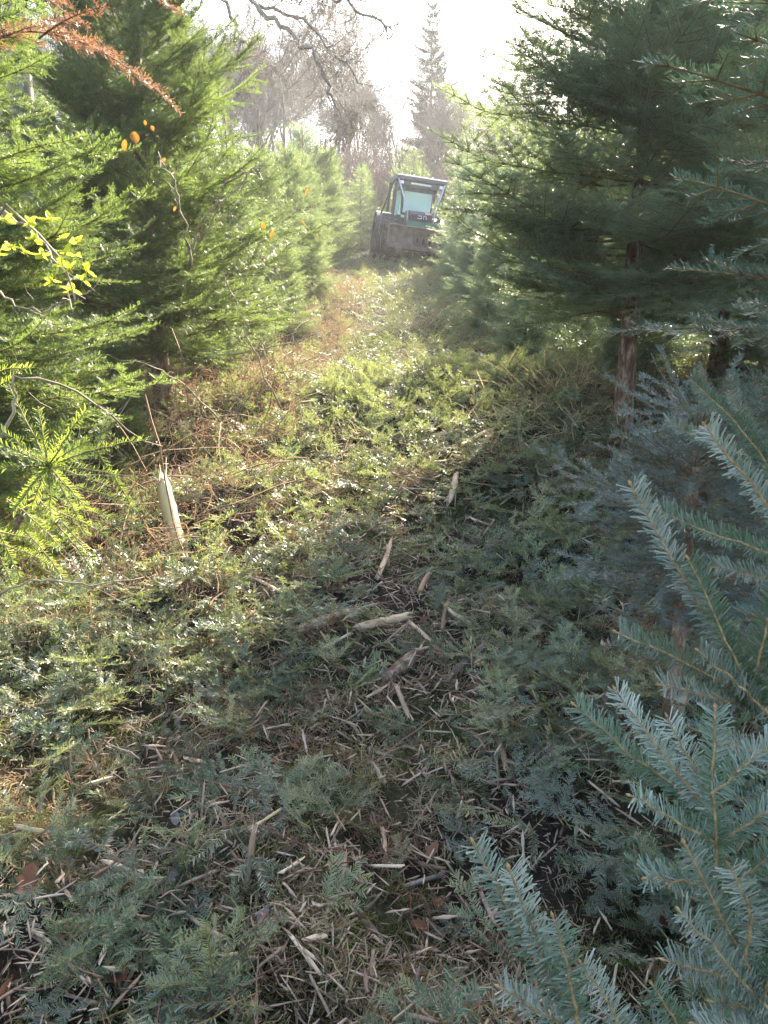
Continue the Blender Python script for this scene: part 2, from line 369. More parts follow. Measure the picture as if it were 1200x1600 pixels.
def rotm(rng, n, tilt=.35, flip=.3):
    yaw = rng.uniform(0, 2 * np.pi, n); a = rng.normal(0, tilt, n); b = rng.normal(0, tilt, n) + np.pi * (rng.random(n) < flip)
    cz, sz, ca, sa, cb, sb = np.cos(yaw), np.sin(yaw), np.cos(a), np.sin(a), np.cos(b), np.sin(b)
    Z = np.zeros(n); O = np.ones(n)
    Rz = np.stack([cz, -sz, Z, sz, cz, Z, Z, Z, O], 1).reshape(-1, 3, 3)
    Rx = np.stack([O, Z, Z, Z, ca, -sa, Z, sa, ca], 1).reshape(-1, 3, 3)
    Ry = np.stack([cb, Z, sb, Z, O, Z, -sb, Z, cb], 1).reshape(-1, 3, 3)
    return Rz @ Rx @ Ry

def scatter(geo, templates, pos, R, sc, rng, dt=.12):
    ch = rng.integers(0, len(templates), len(pos))
    for k, T in enumerate(templates):
        sel = np.where(ch == k)[0]
        if not len(sel): continue
        V, Q, MI, TI = T.cat(); V = V.astype(np.float32)
        W = np.einsum('nij,vj->nvi', R[sel].astype(np.float32), V) * np.asarray(sc)[sel][:, None, None] + pos[sel][:, None, :]
        QQ = Q[None] + (np.arange(len(sel)) * len(V))[:, None, None]
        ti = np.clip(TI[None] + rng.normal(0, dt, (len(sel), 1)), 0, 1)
        geo.add(W.reshape(-1, 3), QQ.reshape(-1, 4), np.tile(MI, len(sel)), ti.reshape(-1))

# ------------------------------------------------------------------ GROUND
def spaced(a, b, d0, d1, c0, c1):
    """grid lines: step d0 inside [c0,c1], growing to d1 outside"""
    v = [c0]
    while v[-1] < c1: v.append(v[-1] + d0)
    s = d0
    while v[-1] < b: s = min(s * 1.12, d1); v.append(v[-1] + s)
    l = [c0]; s = d0
    while l[-1] > a: s = min(s * 1.12, d1); l.append(l[-1] - s)
    return np.array(l[:0:-1] + v)
gx = spaced(-150, 150, .045, 6, -3.2, 3.2); gy = spaced(-40, 255, .05, 6, .4, 11)
GX, GY = np.meshgrid(gx, gy); GZ = ground(GX, GY)
g = Geo(); nx, ny = len(gx), len(gy)
I = (np.arange(ny - 1)[:, None] * nx + np.arange(nx - 1)[None]).ravel()
g.add(np.stack([GX, GY, GZ], -1).reshape(-1, 3), np.stack([I, I + 1, I + nx + 1, I + nx], 1))
tag(g.obj('ground', [M['ground']], smooth=True), kind='structure')

# ------------------------------------------------------------------ FIR TREES
PLANTED_L = 'firs along the left side of the ride'
PLANTED_R = 'firs along the right side of the ride'
t_near = fir_meshes('near_fir', 5.4, 1.6, .55, 'mid', [M['fir'], M['twig']], 1, br=BRC, nb=9, whorl=.18)
t_near2 = fir_meshes('open_fir', 5.6, 1.75, .5, 'mid', [M['fir'], M['twig']], 2, br=BRC, elev=(2, 50), nb=8, whorl=.20)
t_blue = fir_meshes('grey_fir', 5.2, 2.05, 1.2, 'mid', [M['fir_grey'], M['twig']], 3, br=BRC, elev=(-4, 45), nb=9, whorl=.19, shape=.95)
t_mid = [fir_meshes('young_fir', 3.7, 1.35, .12, 'far', [M['fir_far'], M['twig']], 10 + i, elev=(0, 50), nb=8, leader=.6, whorl=.17) for i in range(3)]
t_midb = [fir_meshes('young_blue_fir', 3.7, 1.45, .12, 'far', [M['fir_grey'], M['twig']], 20 + i, elev=(0, 50), nb=8, leader=.6, whorl=.17) for i in range(2)]
t_far = [fir_meshes('small_fir', 3.4, 1.1, .1, 'vfar', [M['fir_far'], M['twig']], 30 + i, elev=(10, 60), nb=6, leader=.7, whorl=.22) for i in range(2)]

place_tree('fir_tree', t_near, -2.55, 4.3, .3, 1.0, 'tall bright green fir filling the left edge with bramble in front', group=PLANTED_L)
place_tree('fir_tree', t_near2, -2.1, 7.3, 1.2, 1.0, 'tall open fir with bare grey trunk showing high at upper left', group=PLANTED_L)
Lt = [(-2.75, 10.2, 0, .98, 'third fir up the left side, just beyond the tall open fir'),
      (-2.45, 13.0, 1, .95, 'fourth fir up the left side, yellowish and broad'),
      (-2.4, 16.0, 2, .95, 'fifth fir up the left side, its skirt on the brown litter'),
      (-2.25, 19.2, 0, .98, 'sixth fir up the left side, pale in the haze'),
      (-2.15, 22.4, 1, .98, 'fir on the left nearly level with the tractor blade'),
      (-1.75, 25.4, 2, 1.05, 'fir touching the left front wheel side of the tractor'),
      (-2.2, 29.5, 0, 1.05, 'fir just behind the tractor on the left')]
for x, y, k, s, lb in Lt: place_tree('fir_tree', t_mid[k], x, y, y * 1.7, s, lb, group=PLANTED_L)
place_tree('fir_tree', t_midb[1], 2.5, 4.55, .7, .46, 'low young fir at the right edge behind the small blue green fir', group=PLANTED_R)
TB = place_tree('fir_tree', t_blue, 1.93, 6.25, 2.0, 1.0, 'big dark fir at right with bare reddish trunk below its skirt', group=PLANTED_R)
place_tree('fir_tree', t_blue, 3.5, 4.2, 4.1, 1.05, 'dark blue green fir at the right edge behind the small fir', group=PLANTED_R)
rq = np.random.default_rng(66)
for (zt, tgt, ln) in ((1.75, (752, 365, 5.9), 1), (1.6, (775, 400, 5.5), 1), (1.35, (762, 515, 5.8), 1), (1.5, (850, 430, 5.1), 1), (2.3, (790, 250, 5.9), 1), (1.9, (900, 330, 5.0), 1), (1.35, (860, 500, 5.2), 1)):
    A = np.array([1.93, 6.25, float(ground(1.93, 6.25)) + zt - .25]); B = at(*tgt); L_ = np.linalg.norm(B - A)
    sg = xf_segs(spray(L_, rq, 2, .11, .55, .05, .25, .007, droop=.12, maxlat=.5), frame_for(B - A), A, .25)
    sg[:, 0:3] -= np.array(TB.location); sg[:, 3:6] -= np.array(TB.location)
    cz_, sz_ = math.cos(-2.0), math.sin(-2.0); Rz_ = np.array([[cz_, -sz_, 0], [sz_, cz_, 0], [0, 0, 1]])
    sg = xf_segs(sg, Rz_, np.zeros(3)); gg = Geo(); foliage(gg, sg, rq, 320, .024, .0033, 'flat', twmin=.001)
    gg.obj('low_bough', [M['fir_painted_lit'], M['twig']], TB)
place_tree('fir_tree', t_near2, 3.4, 8.0, 5.2, .95, 'dense fir right behind the bare trunked fir, filling the gap to the right edge', group=PLANTED_R)
Rt = [(2.85, 9.4, t_midb[0], 1.12, 'sunlit fir at right just beyond the bare trunked fir'),
      (2.65, 12.2, t_midb[1], .98, 'third fir up the right side with sunlit tips'),
      (2.7, 15.2, t_mid[1], .92, 'fourth fir up the right side, pointed top against the sky'),
      (2.65, 18.2, t_midb[0], .90, 'fifth fir up the right side, low and bluish'),
      (2.55, 21.2, t_mid[0], .88, 'sixth fir up the right side, before the tractor'),
      (2.35, 23.6, t_midb[1], .92, 'fir hiding the right end of the tractor blade')]
for x, y, k, s, lb in Rt: place_tree('fir_tree', k, x, y, y * 1.3, s, lb, group=PLANTED_R)
low_f = [(-1.95, 8.9, .42, 'low bushy fir at the foot of the left firs just past the tall open fir'), (-2.1, 6.0, .36, 'knee high fir in the brown undergrowth beside the tall open fir'), (-1.95, 11.7, .46, 'low fir at the left edge of the ride by the brown litter'), (-1.75, 14.6, .5, 'low pale fir at the left edge of the ride half way up'), (-1.6, 18.0, .55, 'low pale fir at the left edge nearer the tractor'),
         (1.95, 10.9, .48, 'low fir at the right edge beyond the dry grass'), (1.8, 13.9, .52, 'low sunlit fir at the right edge half way up'), (1.85, 17.0, .58, 'low fir at the right edge below the fifth fir'), (1.95, 20.2, .6, 'low fir at the right edge near the tractor'), (2.55, 8.2, .42, 'low dark fir behind the bare trunk at right')]
for i, (x, y, s, lb) in enumerate(low_f): place_tree('fir_tree', t_mid[i % 3] if x < 0 else t_midb[i % 2], x, y, i * 1.3, s, lb)
back = [(-5.2, 6.0), (-5.0, 9.0), (-5.2, 12.4), (-5.0, 16), (-4.8, 20), (-4.6, 24), (4.3, 7.9), (5.0, 6.0), (5.3, 11), (5.2, 14.4), (5.1, 18), (5, 22), (4.8, 26)]
for i, (x, y) in enumerate(back):
    m = (t_mid if x < 0 else t_midb + t_mid)[i % 3]
    place_tree('fir_tree', m, x, y, i * 1.1, 1.2 if abs(x) > 5.1 and y < 13 else 1.05, 'fir in the second row seen through gaps ' + ('left' if x < 0 else 'right') + ' of the ride',
               group='firs in the second row ' + ('left' if x < 0 else 'right'))
fb = np.random.default_rng(8)
for i in range(39):
    x = -9 + (i % 13) * 1.6 + fb.normal(0, .4); y = 30.5 + (i // 13) * 4.2 + fb.normal(0, .8)
    place_tree('small_fir', t_far[i % 2], x, y, fb.uniform(0, 6), fb.uniform(.85, 1.15), 'small pale fir with upright leader %s the tractor, %s row' % (('left beyond', 'behind', 'right beyond')[0 if x < -1 else (1 if x < 3 else 2)], ('front', 'middle', 'back')[i // 13]), group='small firs %s the tractor, row %d' % (('left beyond', 'behind', 'right beyond')[0 if x < -1 else (1 if x < 3 else 2)], i // 13))

# small blue fir, right middle
SF, sfd = G(1032, 1140)
t_small = fir_meshes('small_blue_fir', 1.27, .50, .56, 'near', [M['fir_small'], M['twig']], 44, elev=(-12, 60), whorl=.082, nb=7, br=BRS, style='flat', shape=.5, leader=.12, trunk_r=.026)
e = place_tree('fir_tree', t_small, SF[0] + .03, SF[1], .5, 1.0, 'small blue green fir at right with its thin lower trunk and dry red twigs showing')
rg = np.random.default_rng(45); g = Geo()
for i in range(70):
    z = rg.uniform(.25, .62); a = rg.uniform(0, 6.28); l = rg.uniform(.12, .42); p = np.array([0, 0, z]); d = np.array([math.cos(a), math.sin(a), rg.uniform(-.1, .35)]); r = .0022
    for k in range(6):
        q = p + unit(d) * l / 6; V, Q = tubes(p, q, r, r * .8, 3); g.add(V, Q, 0, rg.random()); p = q; r *= .8; d = d + rg.normal(0, .12, 3)
        if k in (1, 2, 3, 4) and rg.random() < .8:
            p2 = p.copy(); d2 = d + rg.normal(0, .6, 3)
            for _ in range(3): q2 = p2 + unit(d2) * l / 9; V, Q = tubes(p2, q2, .0011, .0008, 3); g.add(V, Q, 0, rg.random()); p2 = q2; d2 = d2 + rg.normal(0, .15, 3)
tag(g.obj('dead_twigs', [M['twig_red']], e), 'dry reddish leafless lower twigs')
g = Geo(); polytube(g, [[0.01, -.02, z] for z in np.linspace(.0, .14, 6)], [.03, .031, .030, .029, .028, .0265], 10, rough=.12, rng=rg)
tag(g.obj('peeled_bark', [M['flake']], e), 'bark torn off pale wood at the foot')

# ------------------------------------------------------------------ FOREGROUND FIR (trunk outside the frame, its branches reach in)
rf = np.random.default_rng(77)
front = link('fir_tree', None); front.location = (1.75, 1.15, float(ground(1.75, 1.15)))
tag(front, 'silvery blue green fir reaching in from the right edge, closest of all', 'fir tree')
FO = np.array(front.location)
def shoot(pts, r=.0028, tint=.45, n=10, sag=0.0):
    """pts: list of (px,py,depth) from base to tip -> segs"""
    P = np.array([at(*q) for q in pts]); t = np.linspace(0, len(P) - 1, n + 1); Q = np.stack([np.interp(t, np.arange(len(P)), P[:, i]) for i in range(3)], 1)
    for _ in range(2): Q[1:-1] = .25 * Q[:-2] + .5 * Q[1:-1] + .25 * Q[2:]
    Q[1:-1] += rf.normal(0, .0012, (n - 1, 3))
    s = []
    view = unit(CAM - Q.mean(0)); ax = unit(Q[-1] - Q[0]); up = unit(view + np.array([0, 0, .55])); up = unit(up - ax * np.dot(up, ax))
    for i in range(n):
        s.append([*Q[i], *Q[i + 1], *up, r * (1 - .6 * i / n), r * (1 - .6 * (i + 1) / n), 1, tint + .3 * (i / n) ** 2])
    bd_ = unit(Q[-1] - Q[-2]); s.append([*Q[-1], *(Q[-1] + bd_ * .006), *up, r * .55, r * .5, 0, .5]); s.append([*(Q[-1] + bd_ * .006), *(Q[-1] + bd_ * .011), *up, r * .9, r * .2, 0, .5])
    return np.array(s)
FB = [  # branch: list of shoots
 ('a', [[(1290, 1230, 1.08), (1192, 1109, 1.0), (1150, 1042, .98), (1067, 905, .97), (988, 762, .97)], [(1192, 1109, 1.0), (1149, 1040, .97), (1118, 960, .95), (1077, 877, .94)],
        [(1192, 1109, 1.0), (1085, 1042, .96), (967, 990, .93)], [(1192, 1109, 1.0), (1145, 1060, .95), (1092, 1018, .92)], [(1192, 1109, 1.0), (1120, 1090, .97), (1036, 1071, .95)],
        [(1175, 1075, 1.0), (1200, 968, .98), (1228, 880, .96)], [(1290, 1230, 1.08), (1200, 1180, 1.03), (1125, 1160, 1.0)], [(1260, 1190, 1.05), (1250, 1080, 1.0), (1262, 990, .98)]]),
 ('b', [[(1330, 960, 1.1), (1200, 790, 1.05), (1150, 730, 1.03), (1104, 668, 1.02)], [(1360, 920, 1.1), (1200, 863, 1.06), (1110, 835, 1.04), (1030, 799, 1.03)], [(1360, 930, 1.2), (1200, 905, 1.16), (1117, 887, 1.15)],
        [(1330, 960, 1.1), (1270, 780, 1.06), (1240, 690, 1.04)]]),
 ('c', [[(1130, 1640, .96), (1122, 1345, .93), (1112, 1210, .92), (1117, 1112, .92)], [(1118, 1318, .93), (1050, 1280, .90), (990, 1245, .89)], [(1122, 1318, .93), (1165, 1290, .92), (1215, 1262, .91)],
        [(1120, 1390, .93), (1070, 1376, .91), (1012, 1370, .90)], [(1122, 1400, .93), (1165, 1370, .90), (1210, 1330, .88)], [(1112, 1240, .92), (1150, 1205, .90), (1200, 1165, .89)],
        [(1118, 1280, .95), (1060, 1235, .97), (1000, 1190, .98), (902, 1105, 1.0)], [(1112, 1270, .94), (1045, 1195, .95), (965, 1083, .97)], [(1115, 1250, .94), (1080, 1195, .94), (1045, 1126, .95)]]),
 ('d', [[(1290, 1700, .88), (1190, 1555, .85), (1130, 1440, .83), (1072, 1323, .82)], [(1200, 1575, .85), (1130, 1500, .82), (1065, 1427, .81)], [(1180, 1540, .85), (1110, 1520, .84), (1045, 1502, .83)],
        [(1210, 1590, .86), (1165, 1575, .84), (1115, 1565, .83)], [(1195, 1560, .85), (1215, 1470, .82), (1240, 1390, .80)], [(1165, 1500, .84), (1175, 1420, .81), (1142, 1358, .80)], [(1240, 1630, .87), (1160, 1610, .85), (1090, 1600, .85)]]),
 ('e', [[(980, 1740, .86), (905, 1600, .83), (860, 1518, .82), (797, 1362, .80)], [(905, 1600, .83), (825, 1480, .81), (742, 1322, .80)], [(900, 1590, .82), (888, 1515, .80), (866, 1438, .79)],
        [(1010, 1700, .86), (960, 1580, .83), (910, 1510, .81)], [(930, 1640, .85), (860, 1590, .84), (785, 1545, .84)], [(1100, 1680, .88), (1060, 1600, .86), (1020, 1540, .85)]]),
 ('f', [[(1290, 900, 1.6), (1200, 720, 1.55), (1130, 640, 1.52), (1078, 592, 1.5)], [(1230, 800, 1.6), (1180, 690, 1.55), (1140, 615, 1.52)], [(1200, 720, 1.55), (1120, 700, 1.55), (1045, 660, 1.55)]]),
]
for nm, shs in FB:
    g = Geo(); segs = np.concatenate([shoot(p, .0032 if i == 0 else .0024, tint=rf.uniform(.05, .75)) for i, p in enumerate(shs)])
    segs[:, 0:3] -= FO; segs[:, 3:6] -= FO
    foliage(g, segs, rf, 1400, .0235, .0019, 'vee', sides=6, mt=1)
    base = at(*shs[0][0]) - FO; P = [np.array([0, 0, max(.25, base[2] * .8 + .15)]), base * .5 + np.array([0, 0, .1]), base]
    polytube(g, P, [.012, .008, .0035], 7, mi=1)
    g.obj('branch', [M['fir_front'], M['twig_gold']], front, False)
# upper overhanging darker branches
OH = [((1420, 1000, 1.75), (1130, 1000, 1.5), .6), ((1420, 1250, 1.5), (1090, 1130, 1.35), .6), ((1400, 1500, 1.35), (1060, 1400, 1.2), .6), ((1400, 1350, 1.3), (1120, 1300, 1.2), .6), ((1300, 1750, 1.2), (990, 1620, 1.15), .6), ((1420, 1150, 1.6), (1180, 1080, 1.5), .6),
      ((1330, 190, 1.7), (985, 95, 1.62), .95), ((1360, 360, 1.8), (1040, 300, 1.7), .6), ((1400, 60, 1.9), (1010, -10, 1.75), .8),
      ((1400, 480, 1.75), (1080, 390, 1.6), .55), ((1420, 640, 2.1), (1100, 560, 1.9), .6), ((1420, -60, 1.8), (1100, 180, 1.65), .7),
      ((1400, 540, 2.0), (960, 480, 2.0), .8), ((1430, 250, 2.0), (1120, 250, 1.9), .7), ((1380, 130, 1.6), (1130, 60, 1.5), .6), ((1420, 420, 1.9), (1160, 470, 1.8), .6)]
for a, b, ln in OH:
    A, B = at(*a), at(*b); L = np.linalg.norm(B - A)
    s = spray(L, rf, 2, .085, .48, .05, .05, .007, droop=-.15, maxlat=.42)
    s = xf_segs(s, frame_for(B - A, roll=rf.normal(0, .2)), A - FO, .0)
    g = Geo(); foliage(g, s, rf, 480, .026, .0024, 'brush', sides=5, tw=.8)
    base = A - FO; polytube(g, [np.array([0, 0, base[2] * .95]), base * .5 + np.array([0, 0, base[2] * .5]), base], [.02, .014, .008], 7, mi=1)
    g.obj('branch', [M['fir_blue'], M['twig']], front)
g = Geo(); polytube(g, [[0.01 * math.sin(z * 3), .01 * math.cos(z * 2), z] for z in np.linspace(-.1, 4.6, 18)], np.linspace(.075, .012, 18), 12, rough=.05, rng=rf)
g.obj('trunk', [M['bark']], front, True)
# rest of its crown, behind and right of the picture, casting the shade over the foreground
cr = fir_meshes('front_fir', 4.6, .8, 2.2, 'far', [M['fir_blue'], M['twig']], 51, nb=6)
c_ = link('crown', cr[0], front)

# ------------------------------------------------------------------ NEAR LEFT YOUNG FIR
rl = np.random.default_rng(31)
nl_ = link('young_fir', None); bp, bd = G(40, 940); nl_.location = bp
tag(nl_, 'bright yellow green young fir at the left edge with star of shoots at its top', 'fir tree')
NO = np.array(nl_.location)
g = Geo(); segs = []
star = (75, 728); D = 2.15
tips = [(15, 605), (60, 640), (105, 655), (135, 640), (172, 640), (135, 690), (165, 700), (228, 688), (185, 742), (170, 760), (205, 790), (140, 800), (135, 835), (80, 810), (50, 790), (20, 800), (-20, 735), (-10, 690), (-30, 650), (110, 770), (30, 700)]
for i, (tx, ty) in enumerate(tips):
    cx, cy = star if tx < 200 and not (tx, ty) == (172, 640) else (150, 703)
    dd = D + rl.uniform(-.22, .12)
    segs.append(shoot([(cx, cy, D), ((cx + tx) / 2, (cy + ty) / 2 - 3, (D + dd) / 2 - .02), (tx, ty, dd)], .003, tint=rl.uniform(.4, .9)))
segs.append(shoot([(75, 728, D), (115, 712, D), (150, 703, D)], .003)); 
low = [((10, 780), (95, 855)), ((-10, 830), (95, 860)), ((0, 850), (90, 890)), ((100, 790), (222, 830)), ((90, 800), (200, 860)), ((120, 760), (215, 800)), ((0, 870), (25, 935)), ((60, 780), (150, 880)), ((-20, 800), (30, 900)), ((40, 830), (110, 920)), ((90, 820), (160, 915)),
       ((-30, 600), (0, 560)), ((-40, 640), (20, 590)), ((-30, 590), (50, 575))]
for a, b in low:
    dd = D + rl.uniform(-.1, .25); segs.append(shoot([(*a, dd + .05), ((a[0] + b[0]) / 2, (a[1] + b[1]) / 2 - 6, dd), (*b, dd - .03)], .003, tint=rl.uniform(.35, .8)))
segs = np.concatenate(segs); segs[:, 0:3] -= NO; segs[:, 3:6] -= NO
for i in range(34):
    z = rl.uniform(.15, .62); a = rl.uniform(0, 6.28); l = rl.choice([.25, .5]); s = BR[l][rl.integers(3)]; el = rl.uniform(-.2, .5)
    s = xf_segs(s, frame_for([math.cos(a) * math.cos(el), math.sin(a) * math.cos(el), math.sin(el)]), np.array([-.12, .12, z]), .35); segs = np.concatenate([segs, s])
foliage(g, segs, rl, 380, .020, .0022, 'brush')
M['fir_bright'] = needle_mat('bright_fir_needles', [(0, (.07, .13, .03)), (.5, (.13, .21, .045)), (1, (.20, .29, .06))], (.22, .28, .12), (.46, .58, .08), .45)
g.obj('crown', [M['fir_bright'], M['twig']], nl_)
g = Geo(); sc_ = at(*star, D) - NO; polytube(g, [[-.12, .12, -.1], [-.11, .12, .3], sc_], [.02, .014, .004], 8); g.obj('trunk', [M['bark']], nl_, True)

# dead rusty branch hanging at upper left
g = Geo(); rd = np.random.default_rng(12); segs = []
for a, b in (((-20, 60, 3.3), (290, 90, 3.0)), ((110, -40, 3.1), (285, 70, 2.95)), ((90, -10, 3.1), (220, 60, 3.0)), ((150, -20, 3.1), (200, 45, 3.0)), ((40, 0, 3.2), (150, 40, 3.05)), ((60, 60, 3.1), (170, 95, 3.0)), ((60, -40, 3.2), (175, 60, 3.05)), ((-40, 80, 3.3), (70, 120, 3.2)), ((150, -30, 3.1), (255, 65, 3.0)), ((20, -20, 3.3), (110, 90, 3.1))):
    A, B = at(*a), at(*b); mid = (A + B) / 2 + np.array([0, 0, .12]); L = np.linalg.norm(B - A)
    s = spray(L, rd, 2, .07, .3, .04, .1, .006, droop=-1.0, maxlat=.16)
    segs.append(xf_segs(s, frame_for(B - A + np.array([0, 0, .25])), A))
segs = np.concatenate(segs); foliage(g, segs, rd, 300, .018, .0030, 'round')
tag(g.obj('dead_branch', [M['rust'], M['twig_red']]), 'dead rust brown fir branch hanging across the top left corner', 'branch')
# ================================================================== BARE TREES, THICKET, TALL CONIFER
def bare_segs(H, rng, spread=.55, levels=5, r0=.12):
    out = []
    def grow(p, d, L, r, lv):
        n = 4 if lv else 6
        for i in range(n):
            q = p + unit(d) * L / n; out.append([*p, *q, r * (1 - .5 * i / n), r * (1 - .5 * (i + 1) / n)]); p = q
            d = unit(d + rng.normal(0, .10, 3) + np.array([0, 0, .06]))
            if lv < levels and (lv > 0 or i >= 2):
                for _ in range(1 if lv < 1 else 2):
                    if rng.random() < .72:
                        d2 = unit(d + rng.normal(0, spread, 3) * np.array([1, 1, .7])); grow(p.copy(), d2, L * rng.uniform(.5, .72), r * .5, lv + 1)
        return
    grow(np.zeros(3), np.array([0, 0, 1.]), H * .55, r0, 0)
    return np.array(out)
def bare_meshes(name, H, seed, levels, spread=.55, r0=.12, tw=1.0, mt='greytwig', rmin=.010):
    rng = np.random.default_rng(seed); s = bare_segs(H, rng, spread, levels, r0)
    big = s[:, 6] > r0 * .3; sm = s[~big]
    if len(sm) > 26000: sm = sm[rng.permutation(len(sm))[:26000]]
    g = Geo(); V, Q = tubes(s[big][:, :3], s[big][:, 3:6], s[big][:, 6], s[big][:, 7], 6); g.add(V, Q); t = g.mesh(name + '_trunk', [M['greybark']])
    g = Geo(); V, Q = tubes(sm[:, :3], sm[:, 3:6], np.maximum(sm[:, 6] * tw, rmin), np.maximum(sm[:, 7] * tw, rmin * .7), 3); g.add(V, Q); c = g.mesh(name + '_crown', [M[mt]])
    print(name, len(s)); return c, t
bt = [bare_meshes('bare_tree', 10, 60 + i, 5, .5 + .1 * i, .13) for i in range(4)]
btn = [bare_meshes('near_bare_tree', 10, 160 + i, 4, .5, .10, rmin=.0045) for i in range(2)]
rb = np.random.default_rng(3)
bare_pos = []
for i in range(96):
    row = i // 16; y = 44 + row * 7 + rb.normal(0, 2); x = (-.62 + 1.15 * ((i % 16) + .5) / 16) * y + rb.normal(0, 1.5)
    px = x / y * F + 600
    sc = rb.uniform(.85, 1.15) * (1.0 if px < 560 else (.55 if 560 < px < 790 else .75)) 
    if px > 860: sc *= 1.1
    bare_pos.append((x, y, sc))
def sidew(px): return 'far left of' if px < 330 else ('left of' if px < 600 else ('around' if px < 740 else ('right of' if px < 950 else 'far right of')))
for i, (x, y, s) in enumerate(bare_pos):
    place_tree('bare_tree', bt[i % 4], x, y, rb.uniform(0, 6), s, 'leafless tree on the %s slope %s the tall conifer' % (['near', 'lower', 'middle', 'upper', 'farthest'][min(4, int((y - 38) / 7))], sidew(x / y * F + 600)), 'bare tree', 'leafless trees %s the tall conifer, row %d' % (sidew(x / y * F + 600), min(4, int((y - 38) / 7))))
# nearer bare trees
for x, y, s, lb in ((3.6, 20.5, .52, 'small leafless tree poking above the right hand firs against the white sky'), (-5.6, 21, .85, 'leafless tree standing behind the left firs, twigs against the sky'), (-3.4, 33, .72, 'leafless tree left of the tall conifer'), (-8.5, 27, 1.0, 'tallest leafless tree behind the left firs'), (-5.8, 37, 1.0, 'leafless tree with the pale trunk up the left slope')):
    place_tree('bare_tree', btn[int(y) % 2], x, y, y, s, lb, 'bare tree')
# big overhanging bare limb tree at upper left
rb2 = np.random.default_rng(21)
bx, by = -5.2, 12.0; big = link('bare_tree', None); big.location = (bx, by, float(ground(bx, by)))
tag(big, 'big bare tree whose drooping limb hangs into the top left of the sky', 'bare tree'); BO = np.array(big.location)
g = Geo(); tips_ = []
trunk_top = np.array([.3, 0, 8.5]); polytube(g, [[0, 0, -.2], [.05, 0, 2], [.1, .05, 4.5], [.3, 0, 6.5], [.5, .1, 9.5]], [.22, .19, .16, .12, .05], 10, rough=.08, rng=rb2)
g.obj('trunk', [M['greybark']], big, True)
limbs = [[(250, -260, 12), (340, -60, 11.5), (400, 10, 11.2), (470, 30, 11), (520, 75, 10.8), (560, 130, 10.6)],
         [(400, 10, 11.2), (450, 45, 11), (495, 95, 10.9), (520, 150, 10.8), (535, 190, 10.8)],
         [(330, -80, 11.5), (430, -40, 11.2), (520, -5, 11), (590, 30, 10.8), (610, 60, 10.7)],
         [(340, -60, 11.5), (370, 60, 11.4), (380, 110, 11.3)]]
g = Geo()
def twigs(p, d, L, r, lv):
    n = 5
    for i in range(n):
        q = p + unit(d) * L / n; V, Q = tubes(p, q, max(r * (1 - .15 * i), .0030), max(r * (1 - .15 * (i + 1)), .0025), 3); g.add(V, Q); p = q
        d = unit(d + rb2.normal(0, .18, 3) + np.array([0, 0, -.05]))
        if lv < 3:
            for _ in range(2):
                if rb2.random() < (.50, .38, .28)[lv]: twigs(p.copy(), d + rb2.normal(0, .65, 3) + np.array([0, 0, -.15]), L * rb2.uniform(.45, .7), r * .55, lv + 1)
for lb in limbs:
    P = np.array([at(*q) for q in lb]) - BO; t = np.linspace(0, len(P) - 1, 22); P = np.stack([np.interp(t, np.arange(len(P)), P[:, i]) for i in range(3)], 1) + rb2.normal(0, .03, (22, 3))
    polytube(g, P, np.linspace(.038, .009, 22), 7, rough=.1, rng=rb2)
    for i in range(5, 22, 1): twigs(P[i].copy(), unit(P[min(i + 1, 21)] - P[i - 1]) * .8 + rb2.normal(0, .7, 3) + np.array([.1, -.1, -.1]), .55, .009, 0)
polytube(g, [np.array([.3, 0, 7.0]), (at(250, -260, 12) - BO)], [.08, .06], 7)
g.obj('limb', [M['greytwig']], big)

# tall sparse conifer on the skyline
tx, ty = (665 - 600) / F * 55, 55 * cp
tall = fir_meshes('tall_conifer', 11.6, 2.7, 1.5, 'sky', [M['fir_dark'], M['greybark']], 88, elev=(0, 50), whorl=.64, nb=5, shape=.65, leader=.7, fill=1.0)
_old = dict(LOD)
place_tree('conifer', tall, (665 - 600) / F * 53.5, 52, .4, .93, 'tall thin bluish conifer rising alone into the white sky', 'conifer')
for x, y, s in ((1.8, 40, 1.6),):
    place_tree('conifer', t_far[0], 4.2, 46, 1, 1.9, 'rounded green conifer at the foot of the tall thin conifer', 'conifer')
place_tree('conifer', t_midb[0], -3.0, 31, 1, 1.25, 'dark bushy conifer among pale leafless trees left of the ride', 'conifer')
# thicket mass
rk = np.random.default_rng(9); n = 22000
y = rk.uniform(38, 70, n); x = rk.uniform(-.6, .6, n) * y; z = ground(x, y); h = rk.uniform(1.0, 4.2, n) * (.7 + .5 * vnoise(x, y, 4, 7))
h = np.maximum(h, .5); d = np.stack([rk.normal(0, .28, n), rk.normal(0, .28, n), np.ones(n)], 1)
P0 = np.stack([x, y, z - .1], 1); P1 = P0 + d * h[:, None] * .5; P2 = P1 + (d + rk.normal(0, .25, (n, 3))) * h[:, None] * .5
g = Geo(); V, Q = tubes(P0, P1, .014, .011, 3); g.add(V, Q); V, Q = tubes(P1, P2, .011, .007, 3); g.add(V, Q)
P3 = P1 + np.stack([rk.normal(0, .5, n), rk.normal(0, .5, n), np.abs(rk.normal(0.4, .3, n))], 1) * h[:, None] * .4; V, Q = tubes(P1, P3, .009, .006, 3); g.add(V, Q)
P4 = P2 + np.stack([rk.normal(0, .5, n), rk.normal(0, .5, n), np.abs(rk.normal(0.3, .3, n))], 1) * .6; V, Q = tubes((P1 + P2) / 2, P4, .008, .006, 3); g.add(V, Q)
tag(g.obj('thicket', [M['pinktwig']]), 'brown pink leafless thicket covering the far slope', 'undergrowth', kind='stuff')

